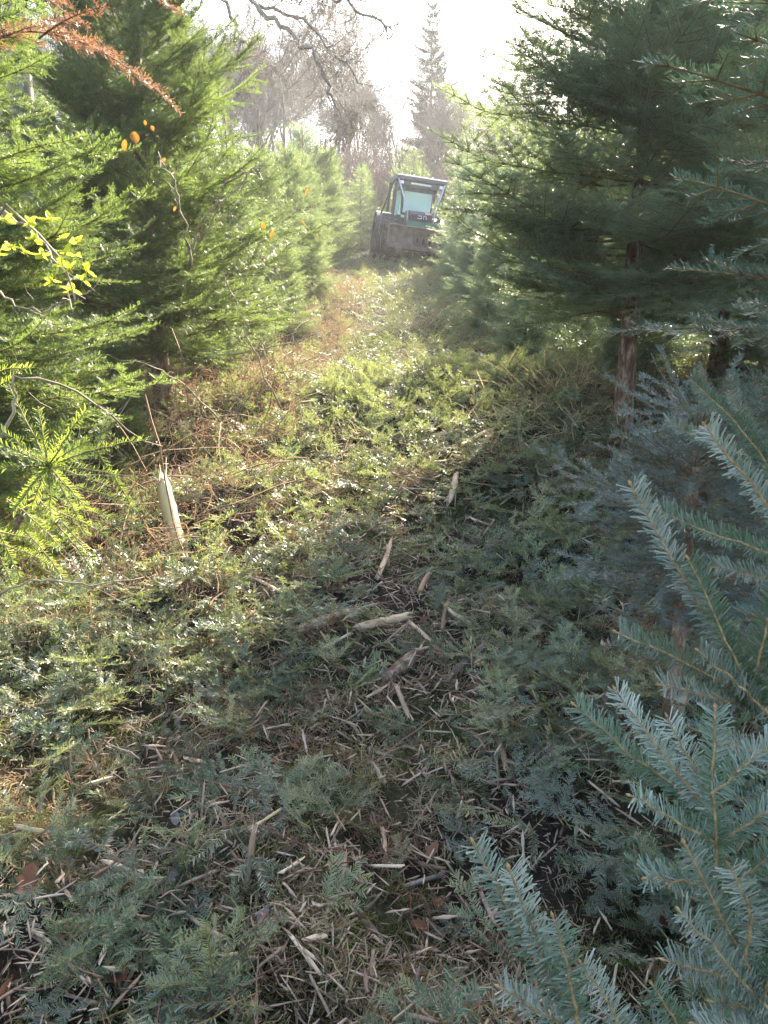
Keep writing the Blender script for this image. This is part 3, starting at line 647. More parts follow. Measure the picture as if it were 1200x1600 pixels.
# ================================================================== LITTER ON THE RIDE
rs = np.random.default_rng(101)
def sprig_t(L, rng, dens, nl, nw, order=1, style='flat'):
    s = spray(L, rng, order, .055, .60, .04, .18, .0024, droop=.3, wob=.10)
    g = Geo(); foliage(g, s, rng, dens, nl, nw, style); g.cat(); return g
T_n = [sprig_t(.08 + .22 * rs.random() ** 1.3, rs, 460, .020, .0030, 1, ['flat', 'vee', 'brush'][i % 3]) for i in range(12)]
T_m = [sprig_t(rs.uniform(.12, .32), rs, 230, .024, .0050, 1, ['flat', 'brush'][i % 2]) for i in range(8)]
T_f = [sprig_t(rs.uniform(.25, .5), rs, 70, .028, .0065, 1, 'brush') for i in range(6)]
def splinter_t(L, W, T, rng):
    n = 5; V = []; bend = rng.normal(0, .018) * L; w = W * rng.uniform(.45, 1.1, 5); w[0] *= rng.uniform(.2, 1); w[4] *= rng.uniform(.1, .8); tw = rng.normal(0, .12)
    for i in range(n):
        y = (i / (n - 1) - .5) * L; xo = bend * (1 - (2 * i / (n - 1) - 1) ** 2) + rng.normal(0, W * .06); a = tw * (i - 2)
        for sx, sz in ((-1, -1), (1, -1), (1, 1), (-1, 1)):
            X = sx * w[i] / 2 * rng.uniform(.7, 1.3); Z = sz * T / 2 * rng.uniform(.7, 1.2)
            V.append([xo + X * math.cos(a) - Z * math.sin(a), y + rng.normal(0, .11 * L) * (i in (0, 4)), X * math.sin(a) + Z * math.cos(a)])
    Q = [[i * 4 + k, i * 4 + (k + 1) % 4, (i + 1) * 4 + (k + 1) % 4, (i + 1) * 4 + k] for i in range(n - 1) for k in range(4)] + [[3, 2, 1, 0], [16, 17, 18, 19]]
    g = Geo(); g.add(V, Q, 0, rng.random()); g.cat(); return g
S_big = [splinter_t(rs.uniform(.04, .15), rs.uniform(.004, .020), rs.uniform(.002, .007), rs) for _ in range(16)]
S_sml = [splinter_t(rs.uniform(.025, .085), rs.uniform(.003, .011), rs.uniform(.001, .004), rs) for _ in range(12)]
def blades_t(n, L, rng, w=.0016, spread=.05, flat=False):
    g = Geo()
    for _ in range(n):
        p = rng.normal(0, spread, 3) * [1, 1, .1]; d = unit(rng.normal(0, 1, 3) * [1, 1, .5] + [0, 0, 0 if flat else .7]); l = L * rng.uniform(.5, 1.2)
        for k in range(3):
            q = p + d * l / 3; sd_ = unit(np.cross(d, rng.normal(0, 1, 3))) * w
            g.add([p - sd_, p + sd_, q + sd_ * .7, q - sd_ * .7], [[0, 1, 2, 3]], 0, rng.random()); p = q; d = unit(d + rng.normal(0, .35, 3) + [0, 0, -.15])
    g.cat(); return g
B_t = [blades_t(26, .05, rs, .0010, .02) for _ in range(6)]
B_f = [blades_t(30, .09, rs, .0017, .07) for _ in range(6)]

def region(rng, n, y0, y1, xw, pw=1.0):
    y = y0 + (y1 - y0) * rng.random(n) ** pw; x = rng.uniform(-1, 1, n) * xw(y); return x, y
def on_ground(x, y, lift): return np.stack([x, y, ground(x, y) + lift], 1)
wn = lambda y: .6 + .54 * y
# masks: patchiness (wood patch, brown patch, green patch)
def pile(x, y): return np.exp(-((x - .10) / .55) ** 2 - ((y - 3.35) / .75) ** 2) + .8 * np.exp(-((x + .22) / .28) ** 2 - ((y - 1.62) / .25) ** 2) + .5 * np.exp(-((x - .35) / .3) ** 2 - ((y - 5.1) / .6) ** 2)
def keep(x, y, f, rng): m = rng.random(len(x)) < f(x, y); return x[m], y[m]
def greenness(x, y): return np.clip(.60 + .45 * vnoise(x, y, .45, 5) - .12 * np.exp(-((x - .15) / .7) ** 2) * (y < 5) - .24 * np.clip((3.0 - y) / .8, 0, 1) - .60 * pile(x, y) + .3 * (x > .8) - .75 * np.exp(-((x - .22) / .38) ** 2 - ((y - 1.6) / .36) ** 2), .05, 1)

def stuff(name, templates, x, y, lift, tilt, sc, mats, label, cat, rng, dt=.15):
    g = Geo(); scatter(g, templates, on_ground(x, y, lift), rotm(rng, len(x), tilt), sc, rng, dt)
    o = g.obj(name, mats); tag(o, label, cat, kind='stuff'); print(name, len(x), len(o.data.polygons)); return o
g_all = Geo()
x, y = region(rs, 4600, .85, 3.8, wn); x, y = keep(x, y, greenness, rs)
scatter(g_all, T_n, on_ground(x, y, rs.uniform(.0, .09, len(x))), rotm(rs, len(x), .45), rs.uniform(.5, 1.1, len(x)), rs, .42)
x, y = region(rs, 7200, 3.6, 9.4, lambda y: np.minimum(wn(y), 3.6)); x, y = keep(x, y, greenness, rs)
scatter(g_all, T_m, on_ground(x, y, rs.uniform(.0, .13, len(x))), rotm(rs, len(x), .5), rs.uniform(.6, 1.25, len(x)), rs, .42)
x, y = region(rs, 8500, 9.0, 27, lambda y: np.full_like(y, 3.2)); x, y = keep(x, y, lambda x, y: np.clip(.75 + .5 * vnoise(x, y, 1.3, 5) - .75 * np.exp(-((x + .9) / .8) ** 2 - ((y - 12) / 4) ** 2), .15, 1), rs)
scatter(g_all, T_f, on_ground(x, y, rs.uniform(.0, .14, len(x))), rotm(rs, len(x), .45), rs.uniform(.7, 1.2, len(x)), rs, .32)
x = rs.uniform(-1.6, 1.7, 900); y = rs.normal(7.5, .5, 900)
scatter(g_all, T_m, on_ground(x, y, rs.uniform(.0, .10, 900)), rotm(rs, 900, .8), rs.uniform(.6, 1.2, 900), rs, .42)
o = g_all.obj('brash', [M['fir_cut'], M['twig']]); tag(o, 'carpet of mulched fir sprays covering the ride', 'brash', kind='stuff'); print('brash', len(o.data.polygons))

# loose wood flakes
g = Geo()
x, y = region(rs, 42000, .85, 4.8, wn); x, y = keep(x, y, lambda x, y: np.clip(.42 + .8 * pile(x, y) + .45 * vnoise(x, y, .35, 8) + .15 * (y < 2.8), .06, 1), rs)
scatter(g, S_sml, on_ground(x, y, rs.uniform(.0, .09, len(x))), rotm(rs, len(x), .4), .25 + rs.random(len(x)) ** 2.2 * 1.1, rs, .38)
x, y = region(rs, 11000, 4.4, 10, lambda y: np.minimum(wn(y), 3)); x, y = keep(x, y, lambda x, y: np.clip(.35 + .9 * pile(x, y) + .25 * vnoise(x, y, .6, 8), .02, 1), rs)
scatter(g, S_sml, on_ground(x, y, rs.uniform(.02, .10, len(x))), rotm(rs, len(x), .4), rs.uniform(1, 2.2, len(x)), rs, .3)
x, y = region(rs, 1500, 9, 20, lambda y: np.full_like(y, 2.6))
scatter(g, S_sml, on_ground(x, y, rs.uniform(.02, .12, len(x))), rotm(rs, len(x), .4), rs.uniform(1.5, 3, len(x)), rs, .3)
tag(g.obj('wood_flakes', [M['flake']]), 'small torn flakes of wood mixed through the brash', 'wood flakes', kind='stuff')
# moss, straw, brown litter
x, y = region(rs, 4200, .85, 5.5, wn); x, y = keep(x, y, lambda x, y: np.clip(.35 + .7 * vnoise(x, y, .45, 12), .05, 1), rs)
stuff('moss', B_t, x, y, rs.uniform(0, .05, len(x)), .3, rs.uniform(.6, 1.5, len(x)), [M['moss']], 'olive moss and short grass tufts among the brash', 'moss', rs, .3)
g = Geo()
x, y = region(rs, 5200, .85, 6.0, wn); x, y = keep(x, y, lambda x, y: np.clip(.22 + .9 * vnoise(x, y, .5, 15) + .3 * (x < -.6) * (y > 2.6), .05, 1), rs)
scatter(g, B_t, on_ground(x, y, rs.uniform(0, .05, len(x))), rotm(rs, len(x), .5), rs.uniform(.8, 2, len(x)), rs, .3)
x, y = region(rs, 3600, 5.5, 27, lambda y: np.full_like(y, 2.9), 1.2)
x, y = keep(x, y, lambda x, y: np.clip(.35 + .7 * vnoise(x, y, .9, 15), .1, 1), rs)
scatter(g, B_f, on_ground(x, y, rs.uniform(0, .08, len(x))), rotm(rs, len(x), .5), rs.uniform(.8, 1.8, len(x)), rs, .3)
tag(g.obj('straw', [M['straw']]), 'dry straw coloured grass bits strewn over the ride', 'dry grass', kind='stuff')
g = Geo()
x, y = region(rs, 3400, .85, 6.0, wn); x, y = keep(x, y, lambda x, y: np.clip(.25 + .6 * vnoise(x, y, .4, 19), .03, 1), rs)
scatter(g, B_t, on_ground(x, y, rs.uniform(0, .05, len(x))), rotm(rs, len(x), .5), rs.uniform(.8, 2, len(x)), rs, .3)
n = 1700; y = rs.uniform(3.5, 22, n); x = -rs.uniform(1.0, 3.8, n) + .03 * y; scatter(g, B_f, on_ground(x, y, rs.uniform(0, .25, n) * (rs.random(n) < .4)), rotm(rs, n, .6), rs.uniform(.8, 2.2, n), rs, .3)
n = 1000; y = rs.uniform(6.5, 24, n); x = rs.uniform(1.2, 3.6, n); scatter(g, B_f, on_ground(x, y, rs.uniform(0, .12, n)), rotm(rs, n, .6), rs.uniform(.8, 1.8, n), rs, .3)
n = 1500; y = rs.uniform(2.2, 6, n); x = rs.uniform(1.3, 3.2, n); scatter(g, B_f, on_ground(x, y, rs.uniform(0, .08, n)), rotm(rs, n, .6), rs.uniform(.5, 1.0, n), rs, .3)
tag(g.obj('bracken_litter', [M['brown']]), 'reddish brown dead bracken litter along both sides under the firs', 'dead bracken', kind='stuff')
# tangle of dead stems under left firs
g = Geo()
for i in range(900):
    y = rs.uniform(3.9, 10.5); x = -rs.uniform(1.0, 3.3) - .1 * (y < 5) ; p = np.array([x, y, float(ground(x, y))]); d = np.array([rs.normal(0, .7), rs.normal(0, .7), rs.uniform(.25, 1.3)]); l = rs.uniform(.3, 1.25); r = rs.uniform(.002, .0055); ti = rs.random()
    P = [p]
    for k in range(7): d = unit(d) + rs.normal(0, .12, 3) + [0, 0, -.13]; p = p + unit(d) * l / 7; P.append(p)
    P = np.array(P); V, Q = tubes(P[:-1], P[1:], r, r * .9, 3); g.add(V, Q, 0, ti)
tag(g.obj('dead_undergrowth', [M['deadstem']]), 'tangle of brown dead stems beneath the left firs', 'undergrowth', kind='stuff')

# individual sprays, splinters, leaves
def zone(x, y):
    v = 'nearest the camera' if y < 1.7 else ('in the near shade' if y < 2.7 else ('in the middle of the ride' if y < 4.5 else 'towards the mound'))
    h = 'left' if x < -.45 * (y / 2.2) else ('right' if x > .4 * (y / 2.2) else 'centre')
    return h, v
meshes_n = [t.mesh('cut_spray', [M['fir_cut'], M['twig']]) for t in T_n]
x, y = region(rs, 900, .95, 4.2, lambda y: .15 + .47 * y); x, y = keep(x, y, greenness, rs); x, y = x[:280], y[:280]; R = rotm(rs, len(x), .35)
TONE = ['flat', 'feathered', 'bushy']
for i in range(len(x)):
    k = rs.integers(12); o = link('fir_spray', meshes_n[k]); h, v = zone(x[i], y[i])
    o.matrix_world = Matrix.LocRotScale(Vector((x[i], y[i], float(ground(x[i], y[i])) + rs.uniform(.03, .09))), Matrix(R[i]), Vector([rs.uniform(.7, 1.35)] * 3))
    tag(o, '%s cut fir spray on the brash %s, %s' % (TONE[k % 3], v, h), 'fir spray', '%s cut fir sprays %s %s' % (TONE[k % 3], h, v))
meshes_s = [t.mesh('splinter', [M['wood' if i_ % 2 else 'flake']]) for i_, t in enumerate(S_big)]
pts = []
while len(pts) < 285:
    yy = rs.uniform(1.0, 6.5); xx = rs.uniform(-1, 1) * (.15 + .45 * yy)
    if rs.random() < (.09 if yy < 2.8 else .2) + .8 * pile(xx, yy): pts.append((xx, yy))
for (xx, yy) in pts:
    h, v = zone(xx, yy); o = link('wood_splinter', meshes_s[rs.integers(16)]); r_ = rotm(rs, 1, .35)[0]
    s_ = rs.uniform(.55, 1.15) * (1.3 if yy > 4.5 else 1)
    o.matrix_world = Matrix.LocRotScale(Vector((xx, yy, float(ground(xx, yy)) + rs.uniform(.03, .09))), Matrix(r_), Vector([s_] * 3))
    tag(o, 'pale torn wood splinter lying on the brash, %s, %s' % (v, h + (' side' if h != 'centre' else ' line')), 'wood splinter', 'wood splinters %s %s' % (h, v))

tw_m = []
for k in range(8):
    g = Geo(); p = np.zeros(3); d = unit(rs.normal(0, 1, 3) * [1, 1, .1]); P = [p]; L_ = rs.uniform(.12, .38)
    for i in range(8): p = p + d * L_ / 8; P.append(p); d = unit(d + rs.normal(0, .12, 3) * [1, 1, .5])
    polytube(g, P, np.linspace(.0028, .0012, 9), 5, tint=rs.random())
    for i in (2, 3, 5, 6):
        q0 = P[i]; d2 = unit(P[i] - P[i - 1] + rs.normal(0, .6, 3)); V, Q = tubes(q0, q0 + d2 * rs.uniform(.02, .08), .0013, .0008, 4); g.add(V, Q, 0, rs.random())
    tw_m.append(g.mesh('bare_twig', [M['flake' if k % 2 else 'twig_red']]))
for i in range(100):
    yy = .95 + 5 * rs.random() ** 1.3; xx = rs.uniform(-1, 1) * (.15 + .47 * yy); h, v = zone(xx, yy); o = link('bare_twig', tw_m[i % 8])
    o.location = (xx, yy, float(ground(xx, yy)) + rs.uniform(.05, .10)); o.rotation_euler = (rs.normal(0, .25), rs.normal(0, .25), rs.uniform(0, 6.28)); tag(o, 'thin bare brown twig on the brash %s, %s' % (v, h), 'twig', 'bare twigs %s %s' % (h, v))

def leaf_mesh(name, mat, rng, L=.07, W=.045, lobes=3, curl=.25, depth=.25):
    n = 10; ys = np.linspace(0, 1, n + 1); V = []
    for t in ys:
        w = W / 2 * math.sin(math.pi * min(1, t * .95 + .04)) ** .7 * (1 - depth * (.5 + .5 * math.cos(t * lobes * 2 * math.pi)))
        zc = curl * L * (t - .5) ** 2
        for s in (-1, -.5, 0, .5, 1): V.append([s * w, t * L, zc + abs(s) * w * .5 + rng.normal(0, .0012)])
    Q = [[i * 5 + k, i * 5 + k + 1, i * 5 + k + 6, i * 5 + k + 5] for i in range(n) for k in range(4)]
    g = Geo(); g.add(V, Q, 0, rng.random())
    V, Qs = tubes(np.array([[0, -.018, .002]]), np.array([[0, 0.003, .004]]), .0009, .0009, 3); g.add(V, Qs)
    return g.mesh(name, [mat], True)
oak = [leaf_mesh('oak_leaf', M['leaf_b'], rs, .085, .055, 3, rs.uniform(.1, .5), .35) for _ in range(4)]
plainl = [leaf_mesh('round_leaf', M['leaf_g'], rs, .045, .030, 2, .6, .15)]
LP = [(172, 1515, 0, 1.2, 'rust brown oak leaf near the bottom left corner'), (35, 1405, 0, 1.1, 'brown curled leaf at the left edge low down'), (20, 1532, 1, 1.0, 'brown leaf at the bottom left edge'), (455, 1168, 2, .8, 'small upright brown leaf by the rusty clump'),
      (668, 1348, 1, .8, 'brown leaf at centre by the dark soil'), (668, 1450, 3, .7, 'small brown leaf on the dark soil'), (1052, 1440, 0, 1.0, 'reddish leaf caught below the silver fir shoots'), (540, 1370, 2, .9, 'purple brown curled leaf above the bare soil'),
      (500, 1243, 1, .8, 'rusty leaf beside the fan shaped fir spray'), (922, 988, 1, 1.0, 'red brown leaf left of the small fir trunk'), (660, 1165, 3, .7, 'brown leaf near the wood pile foot'), (90, 1475, 2, .8, 'small brown leaf in the dark lower left')]
for px, py, k, s, lb in LP:
    p, d = G(px, py, .045); o = link('fallen_leaf', oak[k]); o.location = p; o.scale = (s,) * 3; o.rotation_euler = (rs.uniform(.2, .8), rs.normal(0, .3), rs.uniform(0, 6.28)); tag(o, lb, 'leaf')
for px, py, s, lb in ((275, 1290, 1.0, 'grey purple pointed leaf on the left brash'), (268, 1385, .9, 'grey triangular leaf by the yellow stem'), (85, 985, 1.2, 'grey leaf standing on the sunlit left edge'), (405, 1445, 1, 'grey green leaf above the pale split wood')):
    p, d = G(px, py, .05); o = link('fallen_leaf', plainl[0]); o.location = p; o.scale = (s,) * 3; o.rotation_euler = (rs.uniform(.5, 1.0), 0, rs.uniform(-.8, .8)); tag(o, lb, 'leaf')
for i in range(46):
    yy = rs.uniform(1.3, 6); xx = rs.uniform(-1, 1) * .48 * yy; h, v = zone(xx, yy); o = link('fallen_leaf', oak[i % 4]); o.location = (xx, yy, float(ground(xx, yy)) + .05); o.rotation_euler = (rs.normal(0, .5), rs.normal(0, .4), rs.uniform(0, 6.3)); s = rs.uniform(.4, .7); o.scale = (s,) * 3
    tag(o, 'small brown fallen leaf lying on the brash, %s, %s' % (v, h), 'leaf', 'small fallen leaves %s %s' % (h, v))

# logs and sticks placed individually
def log(name, a, b, dia, mat, label, cat='log', lift=.03, jag=True, lifts=None, bark=None, bend=0.0):
    A, da = G(*a); B, db = G(*b)
    la, lb_ = lifts if lifts else (lift, lift)
    if lifts:   # standing piece: the far end found on the ray at the base's distance
        B = at(b[0], b[1], da * lb_)
        la = 0
    else: B = B + [0, 0, lb_]
    A = A + [0, 0, la]; r = dia / F * da / 2; n = 8
    c = (A + B) / 2; L = float(np.linalg.norm(B - A)); n = 14; sd = 12; V = []
    fac = rs.uniform(.58, 1.25, sd); ends = np.array([rs.uniform(-.10, .10, sd) * L, rs.uniform(-.16, .10, sd) * L]) * (1 if jag else .3)
    bx_ = rs.normal(0, .02) * L
    for i in range(n):
        t = i / (n - 1)
        for k in range(sd):
            a_ = 6.2832 * k / sd; rr = r * fac[k] * (1 + rs.normal(0, .07)) * (1 - (.22 if jag else .1) * abs(2 * t - 1) ** 6)
            y = (t - .5) * L + (ends[0][k] * max(0, 1 - 4 * t) + ends[1][k] * max(0, 4 * t - 3))
            V.append([math.cos(a_) * rr + bx_ * math.sin(3.14 * t), y, math.sin(a_) * rr * .85])
    Q = [[i * sd + k, i * sd + (k + 1) % sd, (i + 1) * sd + (k + 1) % sd, (i + 1) * sd + k] for i in range(n - 1) for k in range(sd)]
    for i in (0, n - 1):
        V.append([bx_ * (i > 0) * 0, (-.46 if i == 0 else .44) * L, 0]); ce = len(V) - 1
        for k in range(0, sd, 2): Q.append([ce, i * sd + (k + 2) % sd, i * sd + k + 1, i * sd + k] if i == 0 else [ce, i * sd + k, i * sd + k + 1, i * sd + (k + 2) % sd])
    g = Geo(); g.add(V, Q, 0, rs.random()); o = g.obj(name, [M[mat]]); o.location = c
    o.rotation_mode = 'QUATERNION'; o.rotation_quaternion = Vector(B - A).to_track_quat('Y', 'Z'); tag(o, label, cat)
    if jag:
        for e_ in (-1, 1):
            for i in range(4):
                g = Geo(); a_ = rs.uniform(0, 6.28); p0 = np.array([math.cos(a_) * r * .55, e_ * L * .40, math.sin(a_) * r * .5]); p1 = p0 + np.array([rs.normal(0, r * .5), e_ * (L * .10 + r * rs.uniform(.6, 2.4)), rs.normal(0, r * .4)])
                V, Q = tubes(p0, p1, r * .22, r * .05, 4); g.add(V, Q, 0, rs.random()); g.obj('torn_sliver', [M['wood_y' if mat == 'wood_y' else 'wood']], o)
    return o
log('wood_stake', (282, 872), (250, 745), 22, 'wood_y', 'bright broken stake of bare wood leaning in the sunlit left brash', 'stake', lifts=(0, 1.04))
log('log', (468, 992), (560, 964), 17, 'wood', 'short pinkish split log at left of the wood pile')
log('log', (598, 1085), (658, 1036), 22, 'bark', 'thick brown barked log piece in the middle of the wood pile', lift=.05)
log('branch_piece', (700, 1078), (757, 1024), 11, 'greybark', 'grey barked stick with torn end right of the wood pile', 'stick', lift=.05)
log('log', (312, 1596), (420, 1478), 22, 'wood_y', 'pale yellow peeled stick at the bottom, left of centre', lift=.04)
log('branch_piece', (530, 1408), (592, 1482), 13, 'bark', 'brown barked stick beside the bare dark soil', 'stick', lift=.03)
log('branch_piece', (632, 1404), (690, 1386), 9, 'greybark', 'short knobbly grey stick near bottom centre', 'stick', lift=.04)
log('stump', (960, 1135), (945, 1018), 27, 'flake', 'pale torn strip of trunk wood left of the small fir trunk', 'wood piece', lift=.05)
log('branch_piece', (330, 870), (352, 830), 7, 'wood', 'thin pale stick beside the leaning stake', 'stick', lifts=(0, 1.0))
log('log', (700, 800), (712, 755), 10, 'wood', 'narrow pinkish split piece on the green slope above the wood pile', lift=.06)
log('log', (722, 712), (775, 685), 9, 'wood_y', 'pale piece of wood on the mound', lift=.08)
log('branch_piece', (590, 920), (612, 860), 8, 'wood', 'pinkish splintered stick above the wood pile', 'stick', lift=.06)
log('branch_piece', (735, 735), (770, 690), 7, 'wood', 'thin broken stick by the pale piece on the mound', 'stick', lift=.08)
log('branch_piece', (850, 840), (870, 810), 7, 'wood', 'forked pale stick at the right edge of the ride', 'stick', lift=.06)
log('branch_piece', (385, 1400), (398, 1290), 9, 'wood', 'upright pinkish splintered wood piece left of centre', 'stick', lifts=(0, 1.0))
log('branch_piece', (790, 1215), (775, 1160), 9, 'wood', 'brown torn bark strip right of the yellow slivers', 'stick', lift=.03)
log('branch_piece', (20, 1045), (10, 985), 12, 'wood', 'pale wood block end at the left edge', 'stick', lift=.04)
log('branch_piece', (275, 935), (345, 865), 8, 'wood', 'long pale stick lying below the leaning stake', 'stick', lift=.05)

for px, py, L_, yaw, mk, lb in ((540, 1300, .26, .5, 'fir_cut', 'fan shaped cut fir spray at the centre of the shaded foreground'), (385, 985, .22, 2.2, 'fir_front', 'blue forked fir tip lying left of the wood pile'), (35, 1165, .20, -.6, 'fir_front', 'pale fir spray at the left edge low down'),
        (760, 1330, .16, 1.0, 'fir_front', 'silver blue fir tip left of the lowest fir branch'), (420, 890, .20, .2, 'fir_cut', 'upright grey green fir spray beside the long pale stick'), (650, 1140, .18, 1.4, 'fir_cut', 'small dark green fir spray above the yellow slivers'),
        (110, 1470, .20, -.9, 'fir_cut', 'dark fir spray in the lower left corner shade'), (735, 1250, .14, 2.5, 'fir_cut', 'small fir tip beside the very thin straw stem'), (880, 1290, .15, .3, 'fir_front', 'blue fir tip on the dark soil at right'), (170, 1560, .22, .8, 'fir_cut', 'fir spray at the bottom edge left of the peeled stick'),
        (250, 1010, .24, 1.2, 'fir_cut', 'long fir spray on the left brash in half sun'), (800, 800, .26, 2.6, 'fir_cut', 'fir spray on the right slope of the mound')):
    p, d = G(px, py, .07); sg = spray(L_ * 1.15, rs, 2, .05, .62, .035, .15, .003, droop=.2, wob=.06, maxlat=.14); g = Geo(); foliage(g, sg, rs, 520, .021, .0022, 'vee', sides=5)
    o = g.obj('fir_spray', [M[mk], M['twig_gold']]); o.location = p; o.rotation_euler = (.22, rs.normal(0, .15), yaw); tag(o, lb, 'fir spray')
for a, b, dia, mt, lb in (((560, 1003), (640, 985), 13, 'wood', 'flat split piece in the top of the wood pile'), ((500, 1042), (548, 1015), 6, 'wood', 'small pale splinter at left of the wood pile'), ((640, 995), (690, 1045), 7, 'wood', 'pale strip crossing the barked log piece'),
        ((655, 948), (672, 915), 9, 'wood', 'short broad chip above the wood pile'), ((700, 975), (735, 1000), 9, 'flake', 'brown broken chunk at right of the wood pile'), ((620, 1100), (640, 1150), 9, 'flake', 'brown bark chip below the wood pile'), ((690, 1010), (700, 960), 6, 'flake', 'brown bark strip standing in the wood pile'),
        ((455, 1500), (500, 1560), 7, 'wood', 'pale splinter right of the peeled stick'), ((350, 1500), (300, 1470), 7, 'wood', 'thin pale splinter left of the peeled stick'), ((770, 1480), (750, 1430), 7, 'flake', 'brown twig piece at bottom centre right'), ((395, 1330), (440, 1300), 5, 'wood_y', 'yellowish twig below the upright splintered piece'),
        ((440, 950), (395, 925), 5, 'wood', 'short pale stick left of the wood pile top'), ((160, 1080), (150, 1060), 8, 'wood', 'pale chip on the left brash'), ((140, 1255), (180, 1245), 6, 'wood_y', 'bright chip on the left foreground brash'), ((30, 1325), (75, 1335), 7, 'wood_y', 'yellowish curved chip near the left edge')):
    log('wood_piece', a, b, dia, mt, lb, 'wood piece', lift=.075)
def stem(name, pts, r, mat, label, cat='stick', leaves=None):
    P = np.array(pts); t = np.linspace(0, len(P) - 1, 16); 
    Q = np.stack([np.interp(t, np.arange(len(P)), P[:, i]) for i in range(3)], 1)
    k = np.array([.25, .5, .25]); Q[1:-1] = .25 * Q[:-2] + .5 * Q[1:-1] + .25 * Q[2:]; Q[1:-1] = .25 * Q[:-2] + .5 * Q[1:-1] + .25 * Q[2:]
    Q[1:] += rs.normal(0, r * 1.3, (15, 3)); c = Q[0].copy(); g = Geo(); polytube(g, Q - c, np.linspace(r, r * .45, 16) * rs.uniform(.85, 1.15, 16), 6)
    for i in range(2, 15):
        if rs.random() < .55:
            p = Q[i] - c; d = unit(unit(Q[i] - Q[i - 1]) + rs.normal(0, .6, 3)); l = rs.uniform(.03, .14)
            for k in range(3): q = p + d * l / 3; V, F_ = tubes(p, q, r * .28, r * .2, 4); g.add(V, F_); p = q; d = unit(d + rs.normal(0, .3, 3))
    o = g.obj(name, [M[mat]], smooth=True); o.location = c; tag(o, label, cat); return o
def stemp(name, pl, r, mat, label, cat='stick'):
    A, d = G(pl[0][0], pl[0][1]); return stem(name, [A] + [at(q[0], q[1], d * q[2]) for q in pl[1:]], r, mat, label, cat)
stemp('green_stem', [(460, 608), (440, 575, 1), (420, 548, .98), (400, 520, .97)], .009, 'green_cane', 'yellow green stem leaning up from the left side of the ride', 'stem')
stemp('bare_stick', [(668, 612), (658, 588, 1), (647, 560, 1)], .012, 'cane', 'pale stick standing upright on the mound crest')
stemp('bare_stick', [(215, 690), (205, 640, 1), (190, 590, 1)], .006, 'brown', 'thin brown stem upright below the left firs')
stemp('green_stem', [(197, 700), (210, 665, 1), (240, 625, 1), (262, 605, 1)], .005, 'green_cane', 'thin curved green cane below the left firs', 'stem')
stemp('bare_stick', [(652, 1330), (655, 1260, .98), (672, 1190, 1)], .0025, 'cane', 'very thin straw stem rising at centre of the shaded foreground')
stemp('bare_stick', [(395, 560), (360, 500, .97), (330, 440, .95)], .008, 'twig_red', 'dark reddish twig slanting out of the left undergrowth')
stemp('bare_stick', [(845, 650), (835, 600, 1), (815, 565, 1)], .004, 'cane', 'thin grey stalk standing before the dry grass tuft')
# arching brambles on the left
arch = [([(290, 400, 5.2), (330, 320, 5.1), (370, 272, 5.0), (400, 262, 4.9), (418, 280, 4.8)], .008, 'upper arching pale bramble cane over the left firs'),
        ([(295, 410, 5.2), (345, 320, 5.0), (392, 268, 4.9), (410, 272, 4.8)], .006, 'inner arching pale bramble cane beside the upper one'),
        ([(300, 420, 5.0), (285, 330, 4.9), (265, 270, 4.8), (245, 240, 4.8)], .008, 'bent brown dead cane above the arching brambles'),
        ([(0, 325, 2.9), (60, 370, 2.85), (100, 430, 2.8), (120, 490, 2.8)], .006, 'bramble cane running down through yellow leaves at left edge'),
        ([(0, 455, 3.2), (50, 490, 3.15), (110, 470, 3.1), (140, 455, 3.1)], .005, 'low grey bramble cane crossing the left edge'),
        ([(0, 690, 2.2), (32, 640, 2.2), (10, 600, 2.2), (40, 580, 2.2), (120, 610, 2.3), (190, 660, 2.4), (250, 700, 2.6)], .005, 'long curling pale cane above the bright young fir'),
        ([(-10, 930, 2.2), (60, 905, 2.15), (140, 915, 2.2), (220, 900, 2.3)], .004, 'pale cane lying below the bright young fir'),
        ([(300, 560, 6), (420, 545, 6), (500, 520, 6.2)], .006, 'horizontal pale cane across the dark gap at left'),
        ([(120, 560, 4.4), (118, 610, 4.4), (125, 700, 4.4)], .006, 'short pale stem hanging in the brown gap'),
        ([(345, 660, 5.8), (300, 610, 5.6), (240, 570, 5.4), (150, 555, 5.0)], .006, 'long bowed cane along the edge of the left undergrowth'),
        ([(440, 640, 6.2), (400, 560, 6.0), (380, 500, 5.9), (350, 430, 5.8)], .007, 'brown cane leaning over the litter at left')]
for P, r, lb in arch: stem('bramble_cane', [at(*q) for q in P], r, 'cane', lb, 'bramble cane')
# bramble with yellow green leaves
bl = [leaf_mesh('bramble_leaflet', M['leaf_y'], rs, .034, .021, 1, .3, 0) for _ in range(4)]
br = link('bramble', None); br.location = G(-60, 760)[0]; BRO = np.array(br.location); tag(br, 'bramble with yellow green leaves hanging in front of the left fir', 'bramble')
main = [at(-60, 760, 2.9), at(-40, 400, 2.9), at(10, 320, 2.8), at(60, 365, 2.75), at(100, 410, 2.7), at(118, 470, 2.7)]
g = Geo(); P = np.array(main) - BRO; polytube(g, P, np.linspace(.007, .003, len(P)), 6); g.obj('stem', [M['cane']], br, True)
def trifol(c, s):
    a0 = rs.uniform(0, 6.28)
    for k in range(rs.integers(3, 6)):
        o = link('leaf', bl[rs.integers(4)], br); o.location = Vector(c - BRO); o.scale = (s * rs.uniform(.8, 1.2),) * 3
        o.rotation_euler = (rs.uniform(-.6, 1.2), rs.normal(0, .5), a0 + k * 1.35)
cl = [(8, 345), (20, 385), (45, 350), (55, 375), (72, 345), (92, 375), (95, 415), (85, 440), (108, 420), (110, 455), (125, 400), (128, 440), (135, 425), (65, 400), (40, 395), (100, 395), (118, 378), (0, 400)]
